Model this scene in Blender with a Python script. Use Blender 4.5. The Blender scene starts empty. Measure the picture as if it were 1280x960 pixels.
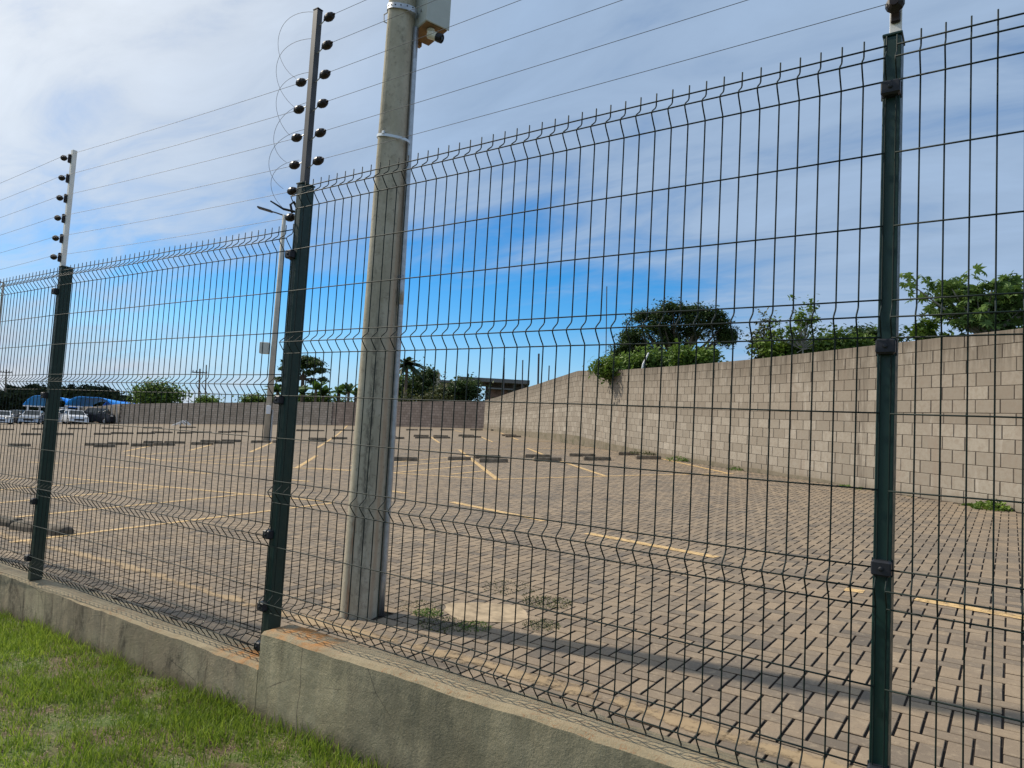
import bpy, math, random
import numpy as np
from mathutils import Vector, Matrix
rnd = random.Random(7)
rs = np.random.RandomState(5)
scene = bpy.context.scene
col = scene.collection
R = math.radians

# ------------------------------------------------------------ camera
CAM = np.array([2.72398105, -2.02044984, 0.903213496])
YAW, PITCH, ROLL, FPX = -0.607439044, 0.0663717112, 0.0561756981, 850.159147

def cam_axes():
    cy, sy = math.cos(YAW), math.sin(YAW)
    cp, sp = math.cos(PITCH), math.sin(PITCH)
    f = np.array([sy*cp, cy*cp, sp]); r = np.array([cy, -sy, 0.0]); u = np.cross(r, f)
    c, s = math.cos(ROLL), math.sin(ROLL)
    return c*r+s*u, -s*r+c*u, f
AR, AU, AF = cam_axes()
cam = bpy.data.cameras.new('camera')
cam.sensor_width = 36; cam.lens = FPX/1280*36
cam.clip_start = 0.02; cam.clip_end = 6000
co = bpy.data.objects.new('camera', cam); col.objects.link(co)
co.matrix_world = Matrix(((AR[0], AU[0], -AF[0], CAM[0]), (AR[1], AU[1], -AF[1], CAM[1]),
                          (AR[2], AU[2], -AF[2], CAM[2]), (0, 0, 0, 1)))
scene.camera = co

# ------------------------------------------------------------ sun, sky, exposure
SUN_AZ = R(-101.0)      # from +Y towards +X
SUN_EL = R(41.0)
SUN = Vector((math.sin(SUN_AZ)*math.cos(SUN_EL), math.cos(SUN_AZ)*math.cos(SUN_EL), math.sin(SUN_EL)))
sl = bpy.data.lights.new('sun', 'SUN'); sl.energy = 4.4; sl.angle = R(1.4); sl.color = (1.0, .91, .77)
so = bpy.data.objects.new('sun', sl); col.objects.link(so)
so.rotation_euler = SUN.to_track_quat('Z', 'Y').to_euler()
scene.view_settings.view_transform = 'Standard'
scene.view_settings.look = 'None'
scene.view_settings.exposure = 0.0
scene.view_settings.gamma = 1.0

def build_world():
    w = bpy.data.worlds.new('World'); scene.world = w; w.use_nodes = True
    nt = w.node_tree; N = nt.nodes; L = nt.links
    N.clear()
    out = N.new('ShaderNodeOutputWorld'); bg = N.new('ShaderNodeBackground')
    L.new(bg.outputs[0], out.inputs[0])
    sky = N.new('ShaderNodeTexSky'); sky.sky_type = 'NISHITA'; sky.sun_disc = False
    sky.sun_elevation = SUN_EL; sky.sun_rotation = SUN_AZ
    sky.air_density = 1.0; sky.dust_density = 0.3; sky.ozone_density = 1.5
    tc = N.new('ShaderNodeTexCoord')
    def math_(op, a, b=None, c=None, clamp=False):
        n = N.new('ShaderNodeMath'); n.operation = op; n.use_clamp = clamp
        for i, v in enumerate((a, b, c)):
            if v is None: continue
            if isinstance(v, (int, float)): n.inputs[i].default_value = v
            else: L.new(v, n.inputs[i])
        return n.outputs[0]
    def sep(v):
        s = N.new('ShaderNodeSeparateXYZ'); L.new(v, s.inputs[0]); return s.outputs
    def dot(v, d):
        n = N.new('ShaderNodeVectorMath'); n.operation = 'DOT_PRODUCT'; L.new(v, n.inputs[0]); n.inputs[1].default_value = d; return n.outputs['Value']
    def noise(vec, scale, detail=5, rough=.55, dist=0.0):
        n = N.new('ShaderNodeTexNoise'); n.inputs['Scale'].default_value = scale
        n.inputs['Detail'].default_value = detail; n.inputs['Roughness'].default_value = rough
        n.inputs['Distortion'].default_value = dist
        L.new(vec, n.inputs['Vector']); return n.outputs['Fac']
    def ramp(v, a, b):
        n = N.new('ShaderNodeMapRange'); n.interpolation_type = 'SMOOTHSTEP'
        L.new(v, n.inputs[0]); n.inputs[1].default_value = a; n.inputs[2].default_value = b; return n.outputs[0]
    g = tc.outputs['Generated']
    x, y, z = sep(g)
    zz = math_('ADD', math_('MAXIMUM', z, 0.0), 0.16)
    cx = N.new('ShaderNodeCombineXYZ')
    L.new(math_('DIVIDE', x, zz), cx.inputs[0]); L.new(math_('DIVIDE', y, zz), cx.inputs[1])
    # stretch the sheet of cloud along one bearing
    mp = N.new('ShaderNodeMapping'); L.new(cx.outputs[0], mp.inputs[0])
    mp.inputs['Rotation'].default_value = (0, 0, R(-28)); mp.inputs['Scale'].default_value = (.55, 1.35, 1)
    cv = mp.outputs[0]
    n1 = noise(cv, .85, 6, .55, .3)
    n2 = noise(cv, 3.2, 6, .6, .6)
    # the open stretch of sky low over the horizon
    az0 = R(-42.0)
    tang = (math.cos(az0), -math.sin(az0), 0)
    a = dot(g, tang)
    ea = math_('POWER', math_('DIVIDE', a, .47), 2.0)
    ez = math_('POWER', math_('DIVIDE', math_('SUBTRACT', z, .10), .16), 2.0)
    hole = math_('POWER', 2.718, math_('MULTIPLY', math_('ADD', ea, ez), -1.0))
    fwd = ramp(dot(g, (math.sin(az0), math.cos(az0), 0)), 0.0, .4)
    hole = math_('MULTIPLY', hole, fwd)
    c = math_('ADD', math_('MULTIPLY', math_('SUBTRACT', n1, .5), 1.3), math_('MULTIPLY', math_('SUBTRACT', n2, .5), .95))
    c = math_('ADD', c, .92)
    c = math_('SUBTRACT', c, math_('MULTIPLY', hole, 1.04))
    cov = ramp(c, .15, .90)
    cov = math_('MULTIPLY', cov, .93)
    # clouds: brighter towards the sun
    sd = dot(g, tuple(SUN))
    br = ramp(sd, .60, .99)
    cc = N.new('ShaderNodeMix'); cc.data_type = 'RGBA'
    L.new(br, cc.inputs[0]); cc.inputs[6].default_value = (.36, .48, .655, 1); cc.inputs[7].default_value = (.92, .95, .97, 1)
    det = math_('ADD', math_('ADD', math_('MULTIPLY', n2, .45), math_('MULTIPLY', n1, .35)), .62)
    cm = N.new('ShaderNodeMix'); cm.data_type = 'RGBA'; cm.blend_type = 'MULTIPLY'; cm.inputs[0].default_value = 1
    L.new(cc.outputs[2], cm.inputs[6]); L.new(det, cm.inputs[7])
    # clear sky
    hs = N.new('ShaderNodeHueSaturation'); hs.inputs['Saturation'].default_value = 1.34; hs.inputs['Value'].default_value = .135
    tn = N.new('ShaderNodeMix'); tn.data_type = 'RGBA'; tn.blend_type = 'MULTIPLY'; tn.inputs[0].default_value = 1
    L.new(sky.outputs[0], tn.inputs[6]); tn.inputs[7].default_value = (.74, .90, 1.06, 1)
    L.new(tn.outputs[2], hs.inputs['Color'])
    hz = N.new('ShaderNodeMix'); hz.data_type = 'RGBA'
    L.new(math_('MULTIPLY', ramp(z, .17, .0), .8), hz.inputs[0]); L.new(hs.outputs[0], hz.inputs[6]); hz.inputs[7].default_value = (.34, .60, .93, 1)
    mx = N.new('ShaderNodeMix'); mx.data_type = 'RGBA'
    L.new(cov, mx.inputs[0]); L.new(hz.outputs[2], mx.inputs[6]); L.new(cm.outputs[2], mx.inputs[7])
    # thin whitish stratus near the horizon
    low = ramp(z, .14, .0)
    lown = math_('MULTIPLY', low, ramp(noise(cv, 1.1, 5, .5, .2), .35, .75))
    left = ramp(a, .05, -.45)
    lw = math_('MULTIPLY', math_('ADD', math_('MULTIPLY', left, 1.1), .25), lown, clamp=True)
    m2 = N.new('ShaderNodeMix'); m2.data_type = 'RGBA'
    L.new(lw, m2.inputs[0]); L.new(mx.outputs[2], m2.inputs[6]); m2.inputs[7].default_value = (.66, .72, .80, 1)
    L.new(m2.outputs[2], bg.inputs[0]); bg.inputs[1].default_value = 1.0
build_world()

# ------------------------------------------------------------ helpers
K = (-.2573, .02245, .03289, -.00009, .00003, .00041)
def g(X, Y):
    return K[0]+K[1]*X+K[2]*Y+K[3]*X*X+K[4]*X*Y+K[5]*Y*Y
def ray(px, py): return AF+AR*(px-640)/FPX-AU*(py-480)/FPX
def at(px, py, D): return CAM+ray(px, py)*D
ORG = {}
def tag(o, label=None, cat=None, group=None, kind=None):
    if label: o['label'] = label
    if cat: o['category'] = cat
    if group: o['group'] = group
    if kind: o['kind'] = kind
    return o
def thing(name, label, cat, loc=(0, 0, 0), group=None, rz=0.0):
    o = bpy.data.objects.new(name, None); col.objects.link(o); o.empty_display_size = .1
    o.location = [float(v) for v in loc]; o.rotation_euler[2] = rz
    tag(o, label, cat, group); ORG[o.name] = np.array(loc, float); return o
class MB:
    def __init__(s): s.v = []; s.f = []; s.n = 0; s.smooth = False
    def add(s, v, f):
        s.v.append(np.asarray(v, float).reshape(-1, 3)); s.f += [tuple(i+s.n for i in q) for q in f]; s.n += len(s.v[-1]); return s
    def box(s, c, size, ax=None, bev=0.0):
        h = np.array(size, float)/2
        A = np.eye(3) if ax is None else np.array(ax, float)
        if bev <= 0:
            P = np.array([[sx, sy, sz] for sz in (-1, 1) for sy in (-1, 1) for sx in (-1, 1)])*h
            s.add(np.array(c)+P@A, [(0, 2, 3, 1), (4, 5, 7, 6), (0, 1, 5, 4), (2, 6, 7, 3), (0, 4, 6, 2), (1, 3, 7, 5)])
        else:
            b = min(bev, h.min()*.9); ring = []
            for z, ins in ((-h[2], b), (-h[2]+b, 0), (h[2]-b, 0), (h[2], b)):
                hx, hy = h[0]-ins, h[1]-ins; c2 = b*.6
                ring.append([(-hx+c2, -hy, z), (hx-c2, -hy, z), (hx, -hy+c2, z), (hx, hy-c2, z), (hx-c2, hy, z), (-hx+c2, hy, z), (-hx, hy-c2, z), (-hx, -hy+c2, z)])
            P = np.array(ring).reshape(-1, 3); F = [tuple(range(7, -1, -1)), tuple(range(24, 32))]
            for k in range(3):
                for i in range(8): F.append((k*8+i, k*8+(i+1) % 8, k*8+8+(i+1) % 8, k*8+8+i))
            s.add(np.array(c)+P@A, F)
        return s
    def tube(s, pts, r, n=8, cap=True):
        pts = np.array(pts, float); m = len(pts); rr = np.full(m, r) if np.isscalar(r) else np.array(r, float)
        T = np.gradient(pts, axis=0); T /= np.linalg.norm(T, axis=1)[:, None]+1e-12
        ref = np.array([0, 0, 1.0]) if abs(T[0][2]) < .9 else np.array([1.0, 0, 0])
        a = np.cross(T[0], ref); a /= np.linalg.norm(a); V = []
        for i in range(m):
            a = a-T[i]*(a@T[i]); a /= np.linalg.norm(a)+1e-12; b = np.cross(T[i], a)
            for k in range(n):
                t = 2*math.pi*k/n; V.append(pts[i]+rr[i]*(math.cos(t)*a+math.sin(t)*b))
        F = [(i*n+k, i*n+(k+1) % n, (i+1)*n+(k+1) % n, (i+1)*n+k) for i in range(m-1) for k in range(n)]
        if cap: F += [tuple(range(n-1, -1, -1)), tuple((m-1)*n+k for k in range(n))]
        return s.add(V, F)
    def lathe(s, prof, c=(0, 0, 0), axis=(0, 0, 1), n=16):
        ax = np.array(axis, float); ax /= np.linalg.norm(ax)
        ref = np.array([1.0, 0, 0]) if abs(ax[0]) < .8 else np.array([0, 1.0, 0])
        a = np.cross(ax, ref); a /= np.linalg.norm(a); b = np.cross(ax, a); V = []
        for r, h in prof:
            for k in range(n):
                t = 2*math.pi*k/n; V.append(np.array(c)+ax*h+r*(math.cos(t)*a+math.sin(t)*b))
        m = len(prof)
        F = [(i*n+k, i*n+(k+1) % n, (i+1)*n+(k+1) % n, (i+1)*n+k) for i in range(m-1) for k in range(n)]
        F += [tuple(range(n-1, -1, -1)), tuple((m-1)*n+k for k in range(n))]
        return s.add(V, F)
    def mesh(s, name, mat, org=(0, 0, 0), smooth=False):
        V = np.concatenate(s.v)-np.array(org)
        me = bpy.data.meshes.new(name); me.from_pydata(V.tolist(), [], s.f); me.materials.append(mat)
        if smooth: me.polygons.foreach_set('use_smooth', [True]*len(me.polygons))
        me.update(); return me
    def build(s, name, mat, parent=None, smooth=False, org=None):
        if parent is not None: o0 = ORG[parent.name]
        else: o0 = np.array(org if org is not None else (0, 0, 0), float)
        o = bpy.data.objects.new(name, s.mesh(name, mat, o0, smooth)); col.objects.link(o)
        if parent is not None: o.parent = parent; ORG[o.name] = o0
        else: o.location = o0.tolist(); ORG[o.name] = o0
        return o
def np_mesh(name, V, idx, nper, mat, attr=None, smooth=False):
    """V (n,3); idx flat int array of faces with nper corners each; attr = per-face floats"""
    me = bpy.data.meshes.new(name); nf = len(idx)//nper
    me.vertices.add(len(V)); me.vertices.foreach_set('co', np.asarray(V, np.float32).ravel())
    me.loops.add(len(idx)); me.loops.foreach_set('vertex_index', np.asarray(idx, np.int32))
    me.polygons.add(nf); me.polygons.foreach_set('loop_start', np.arange(0, nf*nper, nper, dtype=np.int32))
    me.polygons.foreach_set('loop_total', np.full(nf, nper, np.int32))
    me.polygons.foreach_set('use_smooth', np.full(nf, bool(smooth)))
    me.materials.append(mat)
    if attr is not None:
        a = me.attributes.new('rnd', 'FLOAT', 'FACE'); a.data.foreach_set('value', np.asarray(attr, np.float32))
    me.update(calc_edges=True); me.validate(); return me
def link(name, me, parent=None, loc=(0, 0, 0)):
    o = bpy.data.objects.new(name, me); col.objects.link(o); o.location = [float(v) for v in loc]
    if parent is not None: o.parent = parent
    ORG[o.name] = np.array(loc, float)
    return o
def ordinal(i): return ['first', 'second', 'third', 'fourth', 'fifth', 'sixth', 'seventh', 'eighth', 'ninth', 'tenth', 'eleventh', 'twelfth', 'thirteenth', 'fourteenth', 'fifteenth', 'sixteenth', 'seventeenth', 'eighteenth', 'nineteenth', 'twentieth', 'twenty first', 'twenty second'][i]

# ------------------------------------------------------------ materials
class NT:
    def __init__(s, name):
        s.m = bpy.data.materials.new(name); s.m.use_nodes = True; s.nt = s.m.node_tree; s.N = s.nt.nodes; s.L = s.nt.links
        s.N.clear(); s.out = s.N.new('ShaderNodeOutputMaterial'); s.b = s.N.new('ShaderNodeBsdfPrincipled')
        s.L.new(s.b.outputs[0], s.out.inputs[0]); s.b.inputs['Roughness'].default_value = .85
        s.b.inputs['Specular IOR Level'].default_value = .3
        s._geo = None
    def set(s, k, v):
        if hasattr(v, 'is_linked') or hasattr(v, 'node'): s.L.new(v, s.b.inputs[k])
        else: s.b.inputs[k].default_value = v
        return s
    def pos(s):
        if s._geo is None: s._geo = s.N.new('ShaderNodeNewGeometry')
        return s._geo.outputs['Position']
    def nrm(s): s.pos(); return s._geo.outputs['Normal']
    def obj(s): return s.N.new('ShaderNodeTexCoord').outputs['Object']
    def map(s, v, scale=(1, 1, 1), rot=(0, 0, 0), loc=(0, 0, 0)):
        n = s.N.new('ShaderNodeMapping'); s.L.new(v, n.inputs[0]); n.inputs['Scale'].default_value = scale
        n.inputs['Rotation'].default_value = rot; n.inputs['Location'].default_value = loc; return n.outputs[0]
    def noise(s, v, scale, detail=4, rough=.55, dist=0):
        n = s.N.new('ShaderNodeTexNoise'); s.L.new(v, n.inputs['Vector']); n.inputs['Scale'].default_value = scale
        n.inputs['Detail'].default_value = detail; n.inputs['Roughness'].default_value = rough; n.inputs['Distortion'].default_value = dist
        return n.outputs['Fac']
    def voro(s, v, scale, feature='DISTANCE_TO_EDGE'):
        n = s.N.new('ShaderNodeTexVoronoi'); n.feature = feature; s.L.new(v, n.inputs['Vector']); n.inputs['Scale'].default_value = scale; return n.outputs['Distance']
    def ramp(s, v, a, b, lo=0.0, hi=1.0):
        n = s.N.new('ShaderNodeMapRange'); n.interpolation_type = 'SMOOTHSTEP'; s.L.new(v, n.inputs[0])
        n.inputs[1].default_value = a; n.inputs[2].default_value = b; n.inputs[3].default_value = lo; n.inputs[4].default_value = hi; return n.outputs[0]
    def math(s, op, a, b=None, c=None):
        n = s.N.new('ShaderNodeMath'); n.operation = op
        for i, v in enumerate((a, b, c)):
            if v is None: continue
            if isinstance(v, (int, float)): n.inputs[i].default_value = v
            else: s.L.new(v, n.inputs[i])
        return n.outputs[0]
    def mix(s, f, a, b, mode='MIX'):
        n = s.N.new('ShaderNodeMix'); n.data_type = 'RGBA'; n.blend_type = mode
        for i, v in ((0, f), (6, a), (7, b)):
            if isinstance(v, (int, float)): n.inputs[i].default_value = v
            elif isinstance(v, tuple): n.inputs[i].default_value = v if len(v) == 4 else v+(1,)
            else: s.L.new(v, n.inputs[i])
        return n.outputs[2]
    def sep(s, v):
        n = s.N.new('ShaderNodeSeparateXYZ'); s.L.new(v, n.inputs[0]); return n.outputs
    def attr(s, name='rnd'):
        n = s.N.new('ShaderNodeAttribute'); n.attribute_name = name; return n.outputs['Fac']
    def orand(s): return s.N.new('ShaderNodeObjectInfo').outputs['Random']
    def bump(s, h, strength=.4, dist=.01):
        n = s.N.new('ShaderNodeBump'); s.L.new(h, n.inputs['Height']); n.inputs['Strength'].default_value = strength
        n.inputs['Distance'].default_value = dist; s.L.new(n.outputs[0], s.b.inputs['Normal']); return s
    def alpha(s, a):
        s.L.new(a, s.b.inputs['Alpha']); return s

def plain(name, c, rough=.6, metal=0.0, var=.12, scale=20):
    t = NT(name); n = t.noise(t.pos(), scale, 4)
    k = t.ramp(n, .3, .7, 1-var, 1+var)
    cc = t.mix(1.0, tuple(c), k, 'MULTIPLY'); t.set('Base Color', cc); t.set('Roughness', rough); t.set('Metallic', metal)
    return t.m
M = {}
def make_mats():
    # paving block
    def paver(name, src):
        t = NT(name); p = t.pos()
        base = t.mix(t.noise(p, 1.1, 5, .6), (.225, .167, .112), (.375, .288, .195))
        base = t.mix(t.ramp(src(t), .1, 1, 0, .75), base, (.155, .128, .10))
        base = t.mix(t.ramp(src(t), .93, .97, 0, .6), base, (.10, .088, .075))
        base = t.mix(t.ramp(t.noise(p, 2.6, 6, .7), .45, .7, 0, .45), base, (.17, .13, .095))
        base = t.mix(t.ramp(t.noise(p, .55, 6, .7), .48, .66, 0, .6), base, (.14, .12, .10))
        base = t.mix(t.ramp(t.noise(p, 190, 4, .75), .54, .66, 0, .65), base, (.10, .08, .06))
        base = t.mix(t.ramp(t.noise(p, 26, 6, .75), .5, .72, 0, .5), base, (.44, .35, .24))
        t.set('Base Color', base); t.set('Roughness', .9); t.bump(t.noise(p, 230, 4, .7), .35, .004); return t.m
    M['paver'] = paver('paving block concrete', lambda t: t.orand())
    M['paver_s'] = paver('paving block concrete field', lambda t: t.attr())
    t = NT('pavement bed'); p = t.pos()
    c_near = t.mix(t.noise(p, 9, 4), (.020, .014, .010), (.042, .030, .022))
    pw = t.map(p, (1, 1, 1), (0, 0, R(3)))
    far = t.mix(t.noise(p, .5, 5, .6), (.20, .152, .105), (.29, .23, .16))
    far = t.mix(t.ramp(t.noise(t.map(pw, (1.2, 6, 1)), 1.5, 5, .7), .4, .65, 0, .55), far, (.12, .10, .075))
    t.set('Base Color', t.mix(t.attr('far'), c_near, far)); t.set('Roughness', .95); M['bed'] = t.m
    M['joint'] = plain('joint sand on paver sides', (.035, .025, .018), 1.0, 0, .3, 20)
    # sand washed along the joint line
    t = NT('sand film'); p = t.pos()
    x, y, z = t.sep(p)
    t.set('Base Color', t.mix(t.noise(p, 14, 5), (.30, .21, .12), (.46, .34, .20)))
    e = t.attr('edge')
    a = t.ramp(t.math('ADD', t.math('MULTIPLY', t.noise(p, 6, 7, .7), 1.3), e), 1.02, 1.26, 0, .92)
    t.alpha(a); M['sand'] = t.m
    # paint
    t = NT('worn yellow paint'); p = t.pos()
    t.set('Base Color', t.mix(t.noise(p, 6, 4), (.60, .39, .15), (.74, .52, .27)))
    wn = t.ramp(t.noise(p, 19, 7, .75), .34, .56, .25, .95)
    t.alpha(wn); t.set('Roughness', .75); M['yellow'] = t.m
    # fence greens
    t = NT('green powder coat'); p = t.pos()
    gc = t.mix(t.noise(p, 7, 4), (.003, .024, .020), (.008, .040, .033))
    gc = t.mix(t.ramp(t.noise(t.map(p, (6, 6, 2)), 9, 6, .75), .52, .75, 0, .35), gc, (.05, .06, .05))
    gc = t.mix(t.ramp(t.sep(p)[2], .12, -.25, 0, .35), gc, (.12, .10, .07))
    t.set('Base Color', gc); t.set('Roughness', t.ramp(t.noise(p, 30, 5, .7), .3, .7, .35, .6)); t.set('Specular IOR Level', .4)
    M['green'] = t.m
    M['wire'] = plain('dark green wire coat', (.003, .013, .011), .6, 0, .2, 30)
    M['clip'] = plain('black plastic clip', (.018, .020, .026), .5, 0, .2, 40)
    M['insul'] = plain('black ribbed insulator', (.022, .016, .015), .38, 0, .3, 60)
    M['steel'] = plain('galvanised steel', (.42, .44, .46), .42, .75, .15, 25)
    M['thinwire'] = plain('steel wire', (.10, .11, .13), .6, .3, .1, 5)
    M['darkpole'] = plain('dark grey painted tube', (.075, .075, .08), .5, .1, .2, 12)
    M['whitebar'] = plain('pale aluminium bar', (.80, .78, .74), .5, 0, .08, 12)
    M['boxgrey'] = plain('pale grey enclosure paint', (.47, .50, .46), .45, 0, .06, 6)
    M['shadebrown'] = plain('brown underside', (.24, .15, .07), .7, 0, .25, 14)  # brown shadow under the box, put into the colour; bracket reuses it
    M['camwhite'] = plain('ivory camera housing', (.68, .65, .52), .4, 0, .05, 9)
    M['black'] = plain('black plastic', (.012, .012, .014), .3, 0, .1, 9)
    M['tie'] = plain('pale strap', (.60, .66, .72), .35, .2, .05, 9)
    # concrete footing wall
    t = NT('old rendered concrete'); p = t.pos(); x, y, z = t.sep(p)
    side = t.mix(t.ramp(t.noise(p, 2.0, 7, .7), .3, .7), (.25, .215, .13), (.47, .41, .27))
    side = t.mix(t.ramp(t.noise(t.map(p, (1, 1, .6)), 5.5, 7, .75), .48, .66, 0, .55), side, (.13, .125, .085))
    streak = t.noise(t.map(p, (2.6, 2.6, 1.1)), 1.7, 8, .78, 1.5)
    side = t.mix(t.ramp(streak, .50, .72, 0, .45), side, (.10, .095, .07))
    side = t.mix(t.ramp(t.noise(t.map(p, (3, 3, 2)), 1.1, 4), .5, .75, 0, .5), side, (.31, .285, .20))
    warm = t.ramp(x, .09, -.11, 0, .55); side = t.mix(t.math('MULTIPLY', warm, t.ramp(t.noise(p, 3, 5), .3, .6, .4, 1)), side, (.25, .19, .135))
    dl = t.math('MULTIPLY', t.ramp(t.noise(t.map(p, (4.2, 4.2, 1.1)), 1.7, 8, .8, 1.2), .48, .66), t.ramp(x, .1, -.1, .25, .85))
    side = t.mix(dl, side, (.075, .062, .045))
    up = t.math('SUBTRACT', t.math('SUBTRACT', z, t.math('MULTIPLY', x, .037)), -.447)
    side = t.mix(t.math('MULTIPLY', t.ramp(t.math('ADD', up, t.math('MULTIPLY', t.noise(p, 12, 5), -.08)), .06, -.03), .7), side, (.12, .095, .055))
    cr = t.ramp(t.voro(t.map(p, (1, 1, 1.3)), 2.3), .0, .008, .75, 0)
    cr = t.math('MULTIPLY', cr, t.ramp(t.noise(p, 1.7, 3), .5, .6))
    side = t.mix(cr, side, (.04, .035, .03))
    vx = t.math('ABSOLUTE', t.math('SUBTRACT', t.math('ADD', x, t.math('MULTIPLY', t.noise(p, 5, 3), .05)), .385))
    side = t.mix(t.ramp(vx, .004, .0, 0, .7), side, (.05, .045, .04))
    mid = t.ramp(x, .62, .66); side = t.mix(t.math('MULTIPLY', mid, .35), side, (.115, .112, .085))
    top = t.mix(t.noise(p, 5, 6, .6), (.22, .175, .105), (.40, .335, .22))
    dn = t.noise(p, 7, 3); pv = t.N.new('ShaderNodeVectorMath'); pv.operation = 'ADD'; t.L.new(p, pv.inputs[0]); t.L.new(t.mix(.9, (0, 0, 0), dn), pv.inputs[1])
    vv = t.ramp(t.voro(t.map(pv.outputs[0], (1.0, 2.2, 1)), 13), .0, .045, 1, 0)
    vv = t.math('MULTIPLY', vv, t.ramp(t.noise(p, 3.3, 4), .36, .56))
    top = t.mix(t.math('MULTIPLY', vv, .8), top, (.26, .12, .05))
    def blob(cx, w):
        d = t.math('DIVIDE', t.math('ABSOLUTE', t.math('SUBTRACT', x, cx)), w); return t.ramp(d, 1.15, .55)
    ru = t.math('MAXIMUM', blob(.30, .17), blob(-.07, .22))
    yy = t.ramp(y, -.064, -.02)
    ru = t.math('MULTIPLY', t.math('MULTIPLY', ru, t.ramp(t.noise(p, 11, 5, .65), .38, .56)), t.math('ADD', t.math('MULTIPLY', yy, .5), .5))
    top = t.mix(t.math('MULTIPLY', ru, .9), top, (.44, .19, .05))
    nz = t.sep(t.nrm())[2]
    t.set('Base Color', t.mix(t.ramp(nz, .35, .75), side, top)); t.set('Roughness', .95)
    t.bump(t.math('ADD', t.noise(p, 16, 6, .6), t.math('MULTIPLY', t.noise(p, 130, 4, .7), .5)), .6, .012); M['footing'] = t.m
    # pole concrete
    t = NT('precast pole concrete'); p = t.pos(); x, y, z = t.sep(p)
    c = t.mix(t.noise(t.map(p, (8, 8, 1)), 1.5, 6, .6), (.33, .295, .22), (.50, .455, .35))
    c = t.mix(t.ramp(t.noise(t.map(p, (7, 7, .8)), 2, 6, .75), .48, .75, 0, .45), c, (.22, .205, .17))
    # distance across the shaft, seen from the fence side
    uu = t.math('ADD', t.math('MULTIPLY', t.math('ADD', x, .295), .823), t.math('MULTIPLY', t.math('ADD', y, -.885), .568))
    def band(c0, w): return t.ramp(t.math('ABSOLUTE', t.math('SUBTRACT', t.math('ADD', uu, t.math('MULTIPLY', t.noise(t.map(p, (3, 3, 1.2)), 3, 4), .03)), c0+.015)), w, w*.3)
    c = t.mix(t.math('MULTIPLY', t.ramp(t.noise(p, 7, 6, .75), .42, .62), .45), c, (.56, .52, .42))
    c = t.mix(t.math('MULTIPLY', t.ramp(t.noise(p, 26, 5, .8), .52, .66), .5), c, (.14, .13, .11))
    mid = t.math('MULTIPLY', t.ramp(z, 1.9, 1.1), t.ramp(z, -.3, .5, .5, 1))
    st = t.math('MULTIPLY', t.math('MULTIPLY', band(.005, .035), mid), t.ramp(t.noise(t.map(p, (16, 16, 5)), 2.2, 7, .8), .40, .56))
    c = t.mix(t.math('MULTIPLY', st, .7), c, (.07, .066, .057))
    st = t.math('MULTIPLY', t.math('MULTIPLY', band(-.055, .02), t.ramp(z, .75, .1)), t.ramp(t.noise(t.map(p, (20, 20, 2)), 2, 6, .7), .35, .6))
    c = t.mix(t.math('MULTIPLY', st, .8), c, (.25, .11, .045))
    st = t.math('MULTIPLY', band(.072, .016), t.ramp(z, 2.0, 1.5)); c = t.mix(t.math('MULTIPLY', st, .35), c, (.46, .36, .25))
    st = t.math('MULTIPLY', band(.082, .012), t.ramp(z, 3.4, 2.2)); c = t.mix(t.math('MULTIPLY', st, .35), c, (.33, .20, .12))
    t.set('Base Color', c); t.set('Roughness', .9); t.bump(t.noise(p, 60, 5, .7), .35, .004); t.b.inputs['Specular IOR Level'].default_value = .15; M['pole'] = t.m
    # wall blocks
    def block(name, src):
        t = NT(name); p = t.pos(); r = src(t)
        c = t.mix(r, (.235, .205, .165), (.40, .36, .30))
        c = t.mix(t.ramp(t.noise(p, 15, 6, .75), .4, .66, 0, .55), c, (.235, .19, .145))
        c = t.mix(t.ramp(t.noise(t.map(p, (2.2, 2.2, .35)), 1.0, 5, .6), .52, .72, 0, .5), c, (.26, .20, .155))
        zz = t.sep(p)[2]
        x, y, z = t.sep(p)
        # height of the wall top here, for the run-off stains
        s_ = t.math('ADD', t.math('MULTIPLY', x, -.7385), t.math('MULTIPLY', y, .6742))
        s0 = t.math('SUBTRACT', s_, 5.49)
        topz = t.math('ADD', 2.70, t.math('MULTIPLY', s0, .026))
        k1 = t.math('MINIMUM', t.math('MAXIMUM', t.math('SUBTRACT', s0, 7.0), 0.0), 11.2); k2 = t.math('MAXIMUM', t.math('SUBTRACT', s0, 18.2), 0.0)
        topz = t.math('SUBTRACT', t.math('ADD', topz, t.math('MULTIPLY', k1, .03)), t.math('MULTIPLY', k2, .06))
        st = t.math('MULTIPLY', t.ramp(t.math('SUBTRACT', topz, z), .8, .02), t.ramp(t.noise(t.map(p, (6, 6, .45)), 1.3, 6, .75), .34, .60))
        c = t.mix(t.math('MULTIPLY', st, .85), c, (.085, .072, .055))
        c = t.mix(t.ramp(t.math('SUBTRACT', topz, z), .16, .0, 0, .45), c, (.12, .10, .08))
        c = t.mix(t.math('MULTIPLY', t.ramp(t.math('SUBTRACT', topz, z), 1.55, 1.1), .28), c, (.19, .155, .12))
        bz = t.math('SUBTRACT', z, t.math('ADD', .12, t.math('MULTIPLY', s0, .024)))
        c = t.mix(t.math('MULTIPLY', t.ramp(t.math('ADD', bz, t.math('MULTIPLY', t.noise(p, 4, 5), .3)), .42, .1), .55), c, (.17, .135, .09))
        c = t.mix(t.math('MULTIPLY', t.ramp(t.noise(t.map(p, (2.5, 2.5, .8), loc=(4, 2, 0)), 1.4, 6, .7), .56, .72), .4), c, (.50, .46, .40))
        d1 = t.ramp(t.math('ABSOLUTE', t.math('SUBTRACT', t.math('ADD', x, t.math('MULTIPLY', z, .01)), .93)), .16, .02)
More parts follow.
